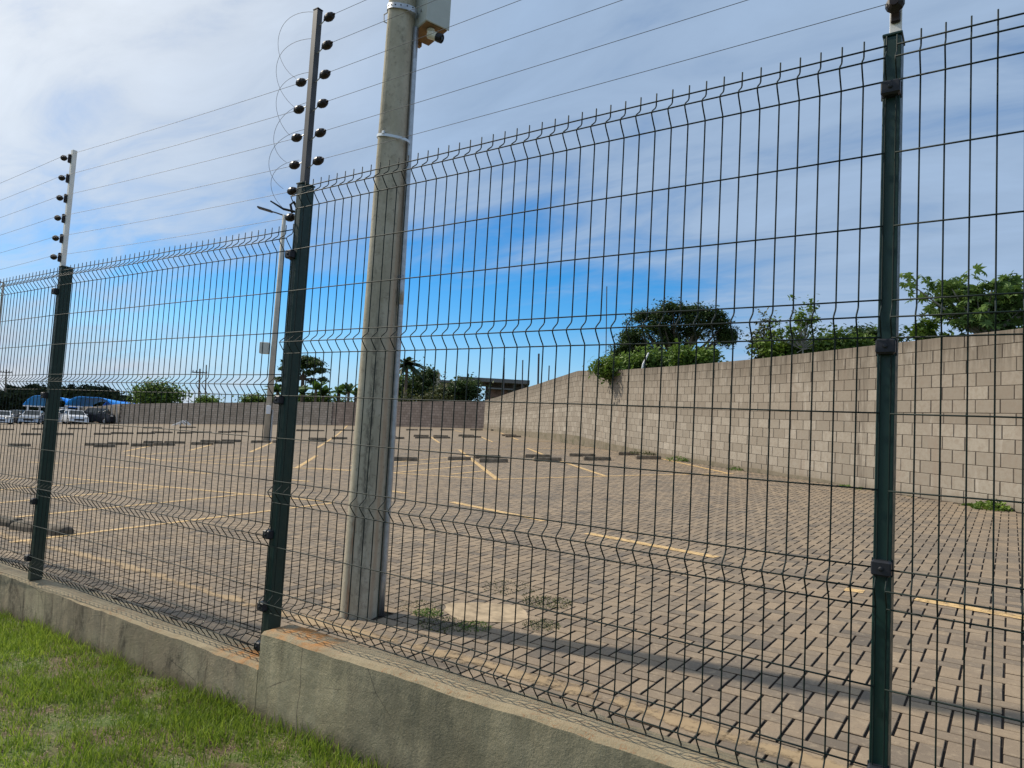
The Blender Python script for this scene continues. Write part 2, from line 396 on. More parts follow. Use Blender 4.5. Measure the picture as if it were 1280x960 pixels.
        d1 = t.math('MULTIPLY', d1, t.ramp(t.noise(t.map(p, (9, 9, 1)), 2, 5), .38, .6))
        c = t.mix(t.math('MULTIPLY', d1, .6), c, (.12, .10, .08))
        t.set('Base Color', c); t.set('Roughness', .95); t.bump(t.noise(p, 120, 5, .75), .5, .004); return t.m
    M['block'] = block('split faced concrete block', lambda t: t.orand())
    M['block_s'] = block('split faced concrete block field', lambda t: t.attr())
    M['mortar'] = plain('dark mortar joint', (.08, .062, .048), .95, 0, .2, 30)
    t = NT('mossy plinth concrete'); p = t.pos()
    c = t.mix(t.noise(p, 5, 6, .65), (.12, .10, .07), (.27, .23, .17)); c = t.mix(t.ramp(t.noise(p, 2.3, 5, .6), .5, .68, 0, .5), c, (.07, .075, .035))
    t.set('Base Color', c); t.set('Roughness', 1.0); t.bump(t.noise(p, 40, 5, .7), .7, .012); M['plinth'] = t.m
    # far walls with block courses
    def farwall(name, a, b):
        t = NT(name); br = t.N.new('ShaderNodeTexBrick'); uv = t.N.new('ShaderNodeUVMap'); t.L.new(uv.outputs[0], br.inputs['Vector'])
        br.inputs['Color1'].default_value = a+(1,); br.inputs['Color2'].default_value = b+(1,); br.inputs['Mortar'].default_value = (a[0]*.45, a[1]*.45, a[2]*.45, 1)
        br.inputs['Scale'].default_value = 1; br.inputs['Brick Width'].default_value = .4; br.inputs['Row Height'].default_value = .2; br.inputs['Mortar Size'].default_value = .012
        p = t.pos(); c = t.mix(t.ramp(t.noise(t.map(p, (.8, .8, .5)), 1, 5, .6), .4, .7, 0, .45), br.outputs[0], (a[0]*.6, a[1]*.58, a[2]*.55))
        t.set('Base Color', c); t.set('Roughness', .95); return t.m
    M['wallshaded'] = farwall('dark block wall', (.155, .125, .11), (.225, .185, .165))  # shade on the far wall is put into these darker block colours
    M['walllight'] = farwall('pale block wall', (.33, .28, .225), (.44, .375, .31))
    M['stop'] = plain('weathered wheel stop concrete', (.20, .16, .115), .95, 0, .35, 9)
    M['lampconc'] = plain('pale lamp post concrete', (.46, .44, .38), .9, 0, .1, 3)
    M['stop_dark'] = plain('dark weathered wheel stop', (.13, .11, .085), .95, 0, .4, 12)
    # greens
    def leafm(name, dark, light, tr=.25):
        t = NT(name); a = t.attr(); p = t.pos()
        c = t.mix(a, dark, light); c = t.mix(t.ramp(t.noise(p, .9, 3), .35, .7, 0, .5), c, tuple(v*.6 for v in dark))
        t.set('Base Color', c); t.set('Roughness', .55)
        d = t.N.new('ShaderNodeBsdfTranslucent'); t.L.new(c, d.inputs[0]); ms = t.N.new('ShaderNodeMixShader'); ms.inputs[0].default_value = tr
        t.L.new(t.b.outputs[0], ms.inputs[1]); t.L.new(d.outputs[0], ms.inputs[2]); t.L.new(ms.outputs[0], t.out.inputs[0]); return t.m
    M['leaf_dark'] = leafm('dark leaf', (.022, .048, .014), (.095, .15, .038))
    M['leaf_mid'] = leafm('mid green leaf', (.055, .11, .02), (.21, .31, .06), .35)
    M['leaf_light'] = leafm('bright leaf', (.07, .14, .02), (.22, .32, .05), .35)
    M['leaf_olive'] = leafm('olive leaf', (.05, .065, .022), (.16, .17, .06))
    M['leaf_far'] = leafm('far dark foliage', (.018, .030, .018), (.045, .06, .033), .1)
    for n_ in M['leaf_far'].node_tree.nodes:
        if n_.type == 'BSDF_PRINCIPLED': n_.inputs['Roughness'].default_value = 1; n_.inputs['Specular IOR Level'].default_value = 0
    M['grass'] = leafm('lawn blade', (.085, .165, .014), (.42, .53, .075), .42)
    M['leaf_papaya'] = leafm('large palmate leaf', (.065, .13, .03), (.23, .34, .08), .35)
    M['bark'] = plain('bark', (.13, .105, .08), .95, 0, .35, 12)
    M['palebark'] = plain('pale bark', (.34, .31, .26), .9, 0, .25, 12)
    t = NT('lawn soil'); p = t.pos()
    t.set('Base Color', t.mix(t.ramp(t.noise(p, 5, 6, .6), .38, .62), (.12, .085, .05), (.085, .125, .025))); t.bump(t.noise(p, 40, 5), .6, .02); M['soil'] = t.m
    t = NT('open land'); p = t.pos()
    t.set('Base Color', t.mix(t.noise(p, .02, 5), (.06, .09, .03), (.16, .13, .08))); M['land'] = t.m
    M['patch'] = plain('sandy cement patch', (.37, .285, .185), .95, 0, .28, 13)
    M['blue'] = plain('blue shade cloth', (.03, .35, .98), .6, 0, .1, .8)
    M['blue2'] = plain('deep blue shade cloth', (.02, .17, .80), .6, 0, .1, .8)
    M['white'] = plain('white paint', (.78, .79, .80), .5, 0, .05, 3)
    M['glass'] = plain('dark car glass', (.02, .03, .035), .08, 0, .1, 3)
    M['tyre'] = plain('tyre rubber', (.012, .012, .012), .8, 0, .1, 3)
    M['car_white'] = plain('white car paint', (.72, .73, .75), .25, 0, .03, 2)
    M['car_silver'] = plain('silver car paint', (.42, .44, .47), .28, .5, .03, 2)
    M['car_dark'] = plain('dark car paint', (.018, .020, .028), .22, 0, .05, 2)
    M['lens'] = plain('lamp lens', (.7, .7, .68), .15, 0, .05, 3)
    M['redlens'] = plain('orange red lens', (.55, .10, .03), .2, 0, .05, 3)
    M['roofgrey'] = plain('fibre cement roof', (.17, .165, .15), .9, 0, .2, .7)
    M['beige'] = plain('beige render', (.42, .37, .27), .9, 0, .12, .8)
    M['brickred'] = plain('brownish brick', (.25, .15, .11), .9, 0, .3, 3)
    M['shade'] = plain('open shed', (.10, .09, .075), .9, 0, .2, 1)  # dark colour stands for the shade inside the open shed
make_mats()

# ------------------------------------------------------------ right wall line
W0 = np.array([2.2, 10.55]); W1 = np.array([-.7385, .6742]); W1 /= np.linalg.norm(W1)
WN = np.array([W1[1], -W1[0]])           # away from the lot
def wxy(s): return W0+W1*s
WZ = [(-9, -.05, 2.52), (-1.4, .12, 2.70), (5.0, .21, 2.84), (8.6, .30, 2.97), (13.2, .44, 3.18), (18.2, .70, 3.50), (22.2, .72, 3.36), (24.8, .72, 3.27), (29.7, .72, 3.13), (35.0, .75, 2.93), (38.8, .77, 2.86)]
_s, _b, _t = map(np.array, zip(*WZ))
def wall_b(s): return np.interp(s, _s, _b)
def wall_t(s): return np.interp(s, _s, _t)

# ------------------------------------------------------------ ground
def ground():
    xs = np.concatenate([np.arange(-130, -40, 2.0), np.arange(-40, -8, .5), np.arange(-8, 13, .25)])
    ys = np.concatenate([np.arange(.1, 12, .25), np.arange(12, 34, .5), np.arange(34, 60, 2.0)])
    X, Y = np.meshgrid(xs, ys)
    D = np.hypot(X-CAM[0], Y-CAM[1])
    far = np.clip((D-29.5)/1.0, 0, 1)
    Z = g(X, Y)-.0065*(1-far)-.001
    nx, ny = len(xs), len(ys)
    i = np.arange(nx-1)[None, :]+np.arange(ny-1)[:, None]*nx
    T = (X-W0[0])*WN[0]+(Y-W0[1])*WN[1]
    ok = (T[:-1, :-1] < .6)
    i = i[ok]
    idx = np.stack([i, i+1, i+1+nx, i+nx], -1).ravel()
    V = np.stack([X, Y, Z], -1).reshape(-1, 3)
    me = np_mesh('pavement', V, idx, 4, M['bed'], smooth=True)
    a = me.attributes.new('far', 'FLOAT', 'POINT'); a.data.foreach_set('value', far.ravel().astype(np.float32))
    o = link('pavement', me); tag(o, kind='structure'); return o
pavement = ground()

def land():
    mb = MB()
    n = 48; V = [(0, 0, -4.0)]
    for k in range(n): V.append((3000*math.cos(2*math.pi*k/n), 3000*math.sin(2*math.pi*k/n), -4.0))
    mb.add(V, [(0, 1+k, 1+(k+1) % n) for k in range(n)])
    tag(mb.build('terrain', M['land']), kind='structure')
    # ground behind the right hand wall and the far walls
    mb = MB()
    p = [wxy(-9)+WN*.25, wxy(38.9)+WN*.25, wxy(38.9)+WN*80+W1*60, wxy(-9)+WN*80]
    zz = [-.3, .5, 1.0, 0.0]
    mb.add([(q[0], q[1], z) for q, z in zip(p, zz)], [(0, 1, 2, 3)][::1])
    tag(mb.build('ground', M['land']), kind='structure')
land()

def pavers():
    u = .0836; th = R(-1.6); cx, sx = math.cos(th), math.sin(th)
    n = 520
    I, J = np.meshgrid(np.arange(-n, 130), np.arange(-12, 470), indexing='ij')
    k = (I-J) % 4
    hx = (k == 0); vt = (k == 2)
    c = []
    for m, lx, ly, ox, oy in ((hx, 2, 1, 1.0, .5), (vt, 1, 2, .5, 0.0)):
        i, j = I[m], J[m]; px = (i+ox)*u; py = (j+oy)*u
        c.append(np.stack([px, py, np.full(px.shape, lx*u/2), np.full(px.shape, ly*u/2)], -1))
    c = np.concatenate(c)
    X = c[:, 0]*cx-c[:, 1]*sx; Y = c[:, 0]*sx+c[:, 1]*cx
    T = (X-W0[0])*WN[0]+(Y-W0[1])*WN[1]
    dx, dy = X-CAM[0], Y-CAM[1]; D = np.hypot(dx, dy); az = np.degrees(np.arctan2(dx, dy))
    ok = (Y > .15) & (T < -.12) & (D < 30) & (az > -84) & (az < 30)
    # worn cement patch lies in place of a few blocks
    pc = ((X-.27)*.70+(Y-1.37)*.71, -(X-.27)*.71+(Y-1.37)*.70)
    pass
    ok &= np.hypot(X+.30, Y-.90) > .12
    X, Y, c, D = X[ok], Y[ok], c[ok], D[ok]
    order = np.argsort(D + 3.0*((np.degrees(np.arctan2(X-CAM[0], Y-CAM[1])) > 3)))
    # nearest 300 visible to the camera
    P = np.stack([X, Y, g(X, Y)], -1)-CAM
    z = P@AF; px = 640+FPX*(P@AR)/z; py = 480-FPX*(P@AU)/z
    vis = (px > -10) & (px < 1290) & (py < 968) & (z > .5)
    sc = np.where(vis, D, 1e6); top = np.argsort(sc)[:300]
    single = np.zeros(len(X), bool); single[top] = True
    gap = .0044
    # the joints that run away from the wall are a little more open
    hxw = c[:, 2]-.0046; hyw = c[:, 3]-.0042
    gz = g(X, Y); r = rs.rand(len(X))
    sxg = K[1]+2*K[3]*X; syg = K[2]+2*K[5]*Y
    # single ones share two meshes
    def one(hx_, hy_, nm):
        mb = MB(); b = .0025
        V = []
        for zz, ins in ((-.03, 0), (-b, 0), (0, b*.8)):
            V += [(-hx_+ins, -hy_+ins, zz), (hx_-ins, -hy_+ins, zz), (hx_-ins, hy_-ins, zz), (-hx_+ins, hy_-ins, zz)]
        F = [(8, 9, 10, 11)]
        for q in (0, 4):
            for i in range(4): F.append((q+i, q+(i+1) % 4, q+4+(i+1) % 4, q+4+i))
        mb.add(V, F); me = mb.mesh(nm, M['paver']); me.materials.append(M['joint'])
        for q in range(1, 5): me.polygons[q].material_index = 1
        return me
    mh = one(u-.0046, u/2-.0042, 'paver'); mv = one(u/2-.0046, u-.0042, 'paver')
    for q in top:
        o = bpy.data.objects.new('paver', mh if c[q, 2] > c[q, 3] else mv); col.objects.link(o); o.parent = pavement
        o.location = (X[q], Y[q], gz[q]+rnd.uniform(-.0012, .0012))
        o.rotation_euler = (math.atan(syg[q])+rnd.gauss(0, .005), -math.atan(sxg[q])+rnd.gauss(0, .005), th+rnd.gauss(0, .006))
    m = ~single; X, Y, hxw, hyw, gz, r, D = X[m], Y[m], hxw[m], hyw[m], gz[m], r[m], D[m]; sxg, syg = sxg[m], syg[m]
    n = len(X); b = .0025
    jx = rs.normal(0, .005, n); jy = rs.normal(0, .005, n); jz = rs.uniform(-.0012, .0012, n); jt = th+rs.normal(0, .006, n)
    V = []
    for zz, ins in ((-.02, 0), (-b, 0), (0, b)):
        for a_, b_ in ((-1, -1), (1, -1), (1, 1), (-1, 1)):
            lx = a_*(hxw-ins); ly = b_*(hyw-ins)
            wx = lx*np.cos(jt)-ly*np.sin(jt); wy = lx*np.sin(jt)+ly*np.cos(jt)
            V.append(np.stack([X+wx, Y+wy, gz+zz+jz+wx*(sxg+jx)+wy*(syg+jy)], -1))
    V = np.stack(V, 1).reshape(-1, 3)
    F = [(8, 9, 10, 11)]
    for q in (0, 4):
        for i in range(4): F.append((q+i, q+(i+1) % 4, q+4+(i+1) % 4, q+4+i))
    F = np.array(F)
    idx = (F[None]+12*np.arange(n)[:, None, None]).reshape(-1)
    me = np_mesh('pavers', V, idx, 4, M['paver_s'], np.repeat(r, len(F)))
    me.materials.append(M['joint']); mi = np.zeros((n, 9), np.int32); mi[:, 1:5] = 1; me.polygons.foreach_set('material_index', mi.ravel())
    o = link('pavers', me, pavement); tag(o, kind='stuff')
    print('pavers', n)
pavers()

def strip(mb, a, b, w, dz=.0045, n=None, smooth=True):
    a = np.array(a, float); b = np.array(b, float); d = b-a; L = np.hypot(*d); d /= L; nn = np.array([-d[1], d[0]])*w/2
    n = max(2, int(L/.4)) if n is None else n
    V = []; F = []
    for i in range(n+1):
        p = a+d*L*i/n
        for q in (p-nn, p+nn): V.append((q[0], q[1], g(q[0], q[1])+dz))
        if i: F.append((2*i-2, 2*i, 2*i+1, 2*i-1))
    mb.add(V, F)

# painted lines (world metres on the pavement)
BAY = [((-21.3, 31.6), (-15.1, 24.4)), ((-26.28, 33.28), (-24.0, 31.3)), ((-18.6, 26.1), (-14.84, 22.03)), ((-12.1, 16.35), (-4.75, 8.45)),
       ((-10.9, 18.79), (-8.57, 16.1)), ((-7.4, 14.75), (-3.55, 10.55)), ((-8.9, 21.39), (-6.78, 18.95)), ((-4.9, 16.75), (-1.8, 13.02)),
       ((-20.6, 24.5), (-16.1, 19.94)), ((-9.6, 7.65), (-12.9, 10.9)), ((-16.3, 13.7), (-26, 22.99)), ((-15.6, 10.59), (-21.1, 15.4)),
       ((-18.3, 8.2), (-21.4, 10.65)), ((-17.55, 9.78), (-21, 12.7)), ((-26, 23.0), (-42, 38)), ((-16.17, 29.12), (-12.28, 24.81))]
ROWL = [((-4.87, 8.5), (-3.1, 11.4)), ((-3.1, 11.4), (-1.75, 13.1)), ((-12.17, 15.83), (-8.94, 21.36)), ((-16.02, 20.42), (-13.22, 24.39)), ((-9.4, 7.9), (-5.24, 8.43)),
        ((-5.24, 8.43), (-4.75, 8.5)), ((-14.0, 6.9), (-10.55, 7.45)), ((-11.1, 7.3), (-8.27, 7.99)), ((-13.4, 15.1), (-12.17, 15.83)), ((-16.5, 7.4), (-14.0, 6.95))]
HATCH = [((-6.16, 8.77), (-6.18, 9.9)), ((-7.24, 8.2), (-7.37, 11.1)), ((-8.4, 8.1), (-8.6, 12.3)), ((-9.3, 8.9), (-9.7, 12.9)), ((-11.74, 7.69), (-12.43, 9.13)),
         ((-12.9, 7.3), (-13.6, 9.8)), ((-14.1, 7.1), (-14.6, 9.6)), ((-15.91, 8.58), (-15.48, 9.89)), ((-16.3, 7.7), (-16.9, 9.0))]
NEAR = [((-10.6, 3.45), (-4.45, 4.26)), ((-4.31, .5), (-4.40, 4.2)), ((-5.93, 1.0), (-6.1, 4.0)), ((-7.4, 1.3), (-7.75, 3.75)), ((-9.08, 1.9), (-9.3, 3.55)), ((-10.7, 2.2), (-10.9, 3.4))]
DASH = [((-5.1, 5.78), (-4.5, 5.72)), ((-3.3, 5.34), (-1.4, 4.72)), ((-.62, 4.29), (.84, 3.93)), ((1.93, 3.40), (2.05, 3.40)), ((2.36, 3.41), (3.6, 3.2)),
        ((-7.55, 5.86), (-7.0, 5.9)), ((-10.75, 5.39), (-9.6, 5.62)), ((-12.9, 5.1), (-11.6, 5.36)), ((-15.2, 4.6), (-14.2, 4.85))]
for name, L, w in (('bay_lines', BAY, .105), ('row_lines', ROWL, .10), ('hatching', HATCH, .10), ('fence_bay_lines', NEAR, .075), ('lane_dashes', DASH, .105)):
    for a, b in L:
        mb = MB(); strip(mb, a, b, w)
        o = mb.build('painted_line', M['yellow'], pavement)

# sand along the fence side
PATCH = [(-0.038, 1.36), (0.108, 1.524), (0.349, 1.621), (0.55, 1.432), (0.525, 1.293), (0.365, 1.187), (0.249, 1.134), (0.061, 1.235)]
def sand():
    xs = np.arange(-9, 6, .06); V = []; E = []
    offs = [-.11, -.05, 0, .05, .11]; ed = [-.3, .42, .6, .42, -.3]
    for x in xs:
        yc = .635+.03*math.sin(x*1.7)
        for o_, e in zip(offs, ed): V.append((x, yc+o_, g(x, yc+o_)+.0035)); E.append(e)
    n = len(xs); F = [(i*5+k, i*5+5+k, i*5+6+k, i*5+1+k) for i in range(n-1) for k in range(4)]
    me = np_mesh('sand', np.array(V), np.array(F).ravel(), 4, M['sand'], smooth=True)
    a = me.attributes.new('edge', 'FLOAT', 'POINT'); a.data.foreach_set('value', np.array(E, np.float32))
    o = link('sand', me); tag(o, 'sand washed over the paving along the foot of the fence', 'sand', kind='stuff')
    # cement patch
    q = PATCH; mb = MB(); c = np.mean(q, 0); V = [(c[0], c[1], g(*c)+.005)]; m = 0
    for k in range(len(q)):
        p0, p1 = np.array(q[k]), np.array(q[(k+1) % len(q)])
        for t in np.linspace(0, 1, 6)[:-1]:
            p = p0+(p1-p0)*t+np.array([rnd.uniform(-.008, .008), rnd.uniform(-.008, .008)]); V.append((p[0], p[1], g(*p)+.0025)); m += 1
    mb.add(V, [(0, 1+k, 1+(k+1) % m) for k in range(m)])
    tag(mb.build('cement_patch', M['patch'], smooth=True), 'dull sandy cement patch in the paving beside the concrete pole', 'patch')
sand()

# ------------------------------------------------------------ lawn
def gl(X, Y): return -.447+.037*np.clip(X, -9, 9)+.012*(Y+.07)
def lawn():
    xs = np.concatenate([np.linspace(-60, -6, 20), np.arange(-5.75, 5, .2), np.linspace(5.5, 50, 14)]); ys = np.concatenate([np.linspace(-50, -6, 14), np.arange(-5.8, .02, .2)])
    X, Y = np.meshgrid(xs, ys); Z = gl(X, Y)
    nx, ny = len(xs), len(ys); i = (np.arange(nx-1)[None, :]+np.arange(ny-1)[:, None]*nx).ravel()
    me = np_mesh('lawn', np.stack([X, Y, Z], -1).reshape(-1, 3), np.stack([i, i+1, i+1+nx, i+nx], -1).ravel(), 4, M['soil'], smooth=True)
    tag(link('lawn', me), kind='structure')
    n = 150000
    x = rs.uniform(-5.2, 1.7, n); y = -.07-rs.uniform(0, 1, n)**1.1*2.0
    P = np.stack([x, y, gl(x, y)], -1)-CAM; z = P@AF; px = 640+FPX*(P@AR)/z; py = 480-FPX*(P@AU)/z
    dens = .5+.5*np.sin(x*5.1+1.3*np.sin(y*7))*np.sin(y*6.3+x*2.0)
    dens = np.clip(.26+.85*dens+.35*np.sin(x*17+y*9)*np.sin(y*21-x*5), .12, 1)
    ok = (px > -40) & (px < 520) & (py < 1010) & (z > .3) & (rs.rand(n) < dens)
    x, y, dens = x[ok], y[ok], dens[ok]; n = len(x)
    near = np.exp(-(-.07-y)/.06)
    h = rs.uniform(.02, .055, n)*(.6+.6*dens)*(1+.9*near*rs.rand(n))
    tall = rs.rand(n) < .004; h[tall] *= 1.9
    a = rs.uniform(0, 2*math.pi, n); w = rs.uniform(.0012, .0026, n); lean = rs.uniform(.1, .9, n)*h; ld = rs.uniform(0, 2*math.pi, n)
    z0 = gl(x, y)-.003
    dx, dy = np.cos(a)*w, np.sin(a)*w; lx, ly = np.cos(ld)*lean, np.sin(ld)*lean
    y_clip = np.minimum(y+ly, -.07)
    V = np.stack([np.stack([x-dx, y-dy, z0], -1), np.stack([x+dx, y+dy, z0], -1),
                  np.stack([x+dx*.8+lx*.35, y+dy*.8+ly*.35, z0+h*.6], -1), np.stack([x-dx*.8+lx*.35, y-dy*.8+ly*.35, z0+h*.6], -1),
                  np.stack([x+lx, y_clip, z0+h], -1)], 1).reshape(-1, 3)
    b = 5*np.arange(n)[:, None]
    idx = (b+np.array([0, 1, 2, 0, 2, 3, 3, 2, 4])).ravel()
    dry = rs.rand(n)
    me = np_mesh('grass', V, idx, 3, M['grass'], np.repeat(np.clip(dry*.9+.15*(dens-.5), 0, 1), 3))
    o = link('grass', me); tag(o, 'short bright green lawn grass in front of the footing wall', 'grass', kind='stuff')
    # dry thatch
    n = 30000; x = rs.uniform(-5, 1.6, n); y = -.07-rs.uniform(0, 1, n)*1.9; a = rs.uniform(0, 6.28, n); L = rs.uniform(.01, .035, n); w = .001
    keep = np.sin(x*5.1+1.3*np.sin(y*7))*np.sin(y*6.3+x*2.0) < .1; x, y, a, L = x[keep], y[keep], a[keep], L[keep]; n = len(x)
    z0 = gl(x, y)+rs.uniform(.003, .014, n); c_, s_ = np.cos(a), np.sin(a)
    V = np.stack([np.stack([x-s_*w, y+c_*w, z0], -1), np.stack([x+s_*w, y-c_*w, z0], -1), np.stack([x+c_*L, np.minimum(y+s_*L, -.07), z0+rs.uniform(-.003, .008, n)], -1)], 1).reshape(-1, 3)
    me = np_mesh('straw', V, np.arange(3*n), 3, M['patch'])
    o = link('dry_straw', me); tag(o, 'dry straw and clippings lying between the lawn blades', 'straw', kind='stuff')
lawn()

# ------------------------------------------------------------ footing wall in two steps
def footing(x0, x1, z0, sl_, label, drop):
    n = int(abs(x1-x0)/.08); mb = MB(); ring = []
    t = thing('footing_wall', label, 'wall', ((x0+x1)/2, .015, gl((x0+x1)/2, -.07)))
    prof = [(-.065, -1), (-.066, -.012), (-.052, 0), (.088, .002), (.10, -.012), (.10, -1)]
    V = []; F = []
    xs = np.linspace(x0, x1, n+1)
    for i, x in enumerate(xs):
        zt = z0+sl_*x+.003*math.sin(x*9)+.002*math.sin(x*31)
        for k, (y, dz) in enumerate(prof):
            jy = .002*math.sin(x*13+k)+.0015*math.sin(x*37+2*k) if 0 < k < 5 else .0015*math.sin(x*3)
            e = 0
            if i in (0, n) and 0 < k < 5: e = -.006
            V.append((x, y+jy if y < 0 else y, (zt+dz+e) if dz > -.5 else zt-drop))
    m = len(prof)
    for i in range(n):
        for k in range(m-1): F.append((i*m+k, (i+1)*m+k, (i+1)*m+k+1, i*m+k+1))
    F.append(tuple(range(m-1, -1, -1))); F.append(tuple(n*m+k for k in range(m)))
    mb.add(V, F); mb.build('concrete_body', M['footing'], t)
    return t
footing(-9.0, .072, -.218, .021, 'low stained concrete footing wall under the left fence panels, one step lower', 1.0)
footing(.076, 6.0, -.062, .020, 'higher greenish concrete footing wall with rusty corner under the right fence panels', 1.2)

# ------------------------------------------------------------ fence
ROWS = [2.0, 1.95, 1.9, 1.7, 1.5, 1.3, 1.25, 1.2, 1.0, .8, .6, .55, .5, .3, .1, .05, 0.0]
TIP = {1.95, 1.25, .55, .05}
SP = 2.5/45
def vwire_mesh():
    pts = [(0, 2.03)]
    for c in (1.95, 1.25, .55, .05):
        pts += [(0, c+.05), (0, c+.038), (-.006, c+.028), (-.018, c+.018), (-.030, c+.008), (-.034, c), (-.031, c-.008), (-.017, c-.027), (-.003, c-.043), (0, c-.052)]
    pts = [p for p in pts if p[1] > -.004]+[(-.002, -.004)]
    mb = MB(); mb.tube([(0, y, z) for y, z in pts], .0023, 6); return mb.mesh('vertical_wire', M['wire'], smooth=True)
VW = vwire_mesh()
mbh = MB(); mbh.tube([(x, 0, .0008*math.sin(x*5)) for x in np.linspace(0, 2.5, 12)], .0024, 6); HW = mbh.mesh('horizontal_wire', M['wire'], smooth=True)
def panel(p0, p1, label):
    p0, p1 = np.array(p0, float), np.array(p1, float)
    d = p1-p0; L = np.linalg.norm(d); sx = L/2.5
    t = thing('mesh_fence_panel', label, 'fence panel', p0, 'welded mesh fence panels')
    t.rotation_euler = (0, 0, math.atan2(d[1], d[0]))
    ty = d[2]/math.hypot(d[0], d[1])
    for i in range(46):
        x = i*SP*sx
        o = bpy.data.objects.new('vertical_wire', VW); col.objects.link(o); o.parent = t; o.location = (x, 0, x*ty)
    for zr in ROWS:
        o = bpy.data.objects.new('horizontal_wire', HW); col.objects.link(o); o.parent = t
        o.location = (0, -.0375 if zr in TIP else -.0045, zr); o.scale = (sx, 1, 1); o.rotation_euler = (0, -math.atan(ty), 0)
    return t
P3X, P3Y = -2.43, -.055
panel((0, 0, 0), (2.5, 0, 0), 'green mesh panel between the two tall posts, in front of the concrete pole')
panel((2.525, 0, -.002), (5.025, 0, -.002), 'green mesh panel right of the nearest post, cut by the right edge')
panel((P3X+.012, P3Y, -.205), (-.012, 0, -.2), 'green mesh panel one step lower, left of the post with the dark pole')
panel((P3X-2.44, P3Y-.055, -.235), (P3X-.012, P3Y, -.205), 'green mesh panel at the left edge beyond the leftmost post')

def post(x, y, zb, zt, label, clips, cx=0.0):
    t = thing('fence_post', label, 'post', (x, y+.04, zb), 'green fence posts')
    mb = MB(); mb.box((x, y+.043, (zb+zt)/2), (.043, .072, zt-zb), bev=.004); mb.build('post_tube', M['green'], t)
    mb = MB(); mb.box((x, y+.043, zt+.004), (.049, .078, .008), bev=.002); mb.build('post_cap', M['green'], t)
    for zc in clips:
        mb = MB(); mb.box((x+cx, y-.005, zc), (.046, .034, .040), bev=.005); mb.box((x+cx, y+.012, zc), (.050, .006, .046), bev=.002)
        c = mb.build('clip', M['clip'], t)
        mb = MB(); mb.lathe([(.006, 0), (.006, .003), (.003, .005)], (x+cx, y-.022, zc), (0, -1, 0), 8); mb.build('bolt', M['clip'], c)
    return t
post(2.512, .004, -.06, 2.035, 'nearest green steel post with a white bar on top', [1.878, 1.175, .60, .085])
post(-.004, .004, -.24, 2.03, 'green steel post carrying the dark grey insulator pole', [1.68, .98, .35, .02, -.16], -.012)
post(P3X, P3Y+.004, -.265, 1.83, 'leftmost green steel post with a pale insulator bar', [1.66, .955, .25, -.12], -.012)
post(P3X-2.47, P3Y-.05, -.31, 1.80, 'green steel post just outside the left edge', [1.65, .95, .25])

# electric fence
def insulator(parent, c, ax, stub):
    ax = np.array(ax, float); ax /= np.linalg.norm(ax)
    mb = MB(); prof = [(.003, -.040), (.006, -.037), (.008, -.028), (.016, -.025), (.020, -.017), (.017, -.014), (.0225, -.008), (.0235, 0), (.0225, .008), (.017, .014), (.020, .017), (.016, .025), (.008, .028), (.006, .037), (.003, .040)]
    mb.lathe([(r_*.88, h_) for r_, h_ in prof], c, ax, 14); o = mb.build('insulator', M['insul'], parent)
    mb = MB(); a = np.array(stub, float); b = np.array(c, float)-np.sign((np.array(c)-a)@ax)*ax*.028
    mb.tube([a, (a+b)/2+np.array([0, 0, -.003]), b], .0026, 6); mb.build('hook', M['steel'], o)
    return o
ept = thing('electric_fence_pole', 'tall dark grey pole with black insulators on both sides', 'insulator pole', (-.008, .042, 2.0))
PX = lambda z: -.006+.004*(z-2)
mb = MB(); mb.box((-.008, .042, 2.465), (.036, .032, .91), bev=.004); mb.build('pole_tube', M['darkpole'], ept)
mb = MB(); mb.box((-.008, .042, 2.923), (.038, .034, .006), bev=.001); mb.build('end_cap', M['black'], ept)
RZ = [2.861, 2.718, 2.570, 2.424, 2.278, 2.139]; LZ = [2.575, 2.435, 2.290, 2.150, 2.018, 1.885]
RI = [np.array([.082, .042, z]) for z in RZ]; LI = [np.array([-.098, .042, z]) for z in LZ]
for c in RI: insulator(ept, c, (1, 0, .12), (.008, .042, c[2]-.022))
for c in LI: insulator(ept, c, (-1, 0, -.02), (-.022, .042, c[2]+.012))
mb = MB(); mb.tube([(-.03, .05, 1.90), (-.10, .0, 1.915), (-.165, -.03, 1.955)], [.006, .006, .004], 6); mb.build('cable_tail', M['black'], ept)
mb = MB(); mb.tube([(-.028, .04, 1.90), (-.05, .02, 1.95), (-.075, .02, 1.94), (-.07, .03, 1.90)], .006, 6); mb.build('cable_loop', M['black'], ept)

bar = thing('electric_fence_bar', 'pale aluminium bar with round black insulators on the leftmost post', 'insulator bar', (P3X, P3Y, 1.8))
mb = MB(); mb.box((P3X-.004, P3Y+.03, 2.235), (.004, .026, .83)); mb.box((P3X-.018, P3Y+.018, 2.235), (.026, .004, .83)); mb.build('angle_bar', M['whitebar'], bar)
BZ = [2.585, 2.445, 2.305, 2.165, 2.025, 1.895]; BI = []
for z in BZ:
    c = np.array([P3X-.055, P3Y-.02, z]); BI.append(c)
    mb = MB(); mb.lathe([(.005, -.03), (.010, -.022), (.017, -.012), (.020, 0), (.017, .011), (.010, .019), (.005, .023)], c+[.012, 0, 0], (-1, -.3, .1), 14); o = mb.build('insulator', M['insul'], bar)
    mb = MB(); mb.box((P3X-.022, P3Y+.008, z+.002), (.012, .02, .062), bev=.003); mb.build('insulator_foot', M['insul'], o)
bar2 = thing('electric_fence_bar', 'white flat bar with a black insulator on the nearest post', 'insulator bar', (2.51, .09, 2.0))
mb = MB(); mb.box((2.512, .088, 2.45), (.030, .012, .95), bev=.002); mb.build('flat_bar', M['whitebar'], bar2)
NI = []
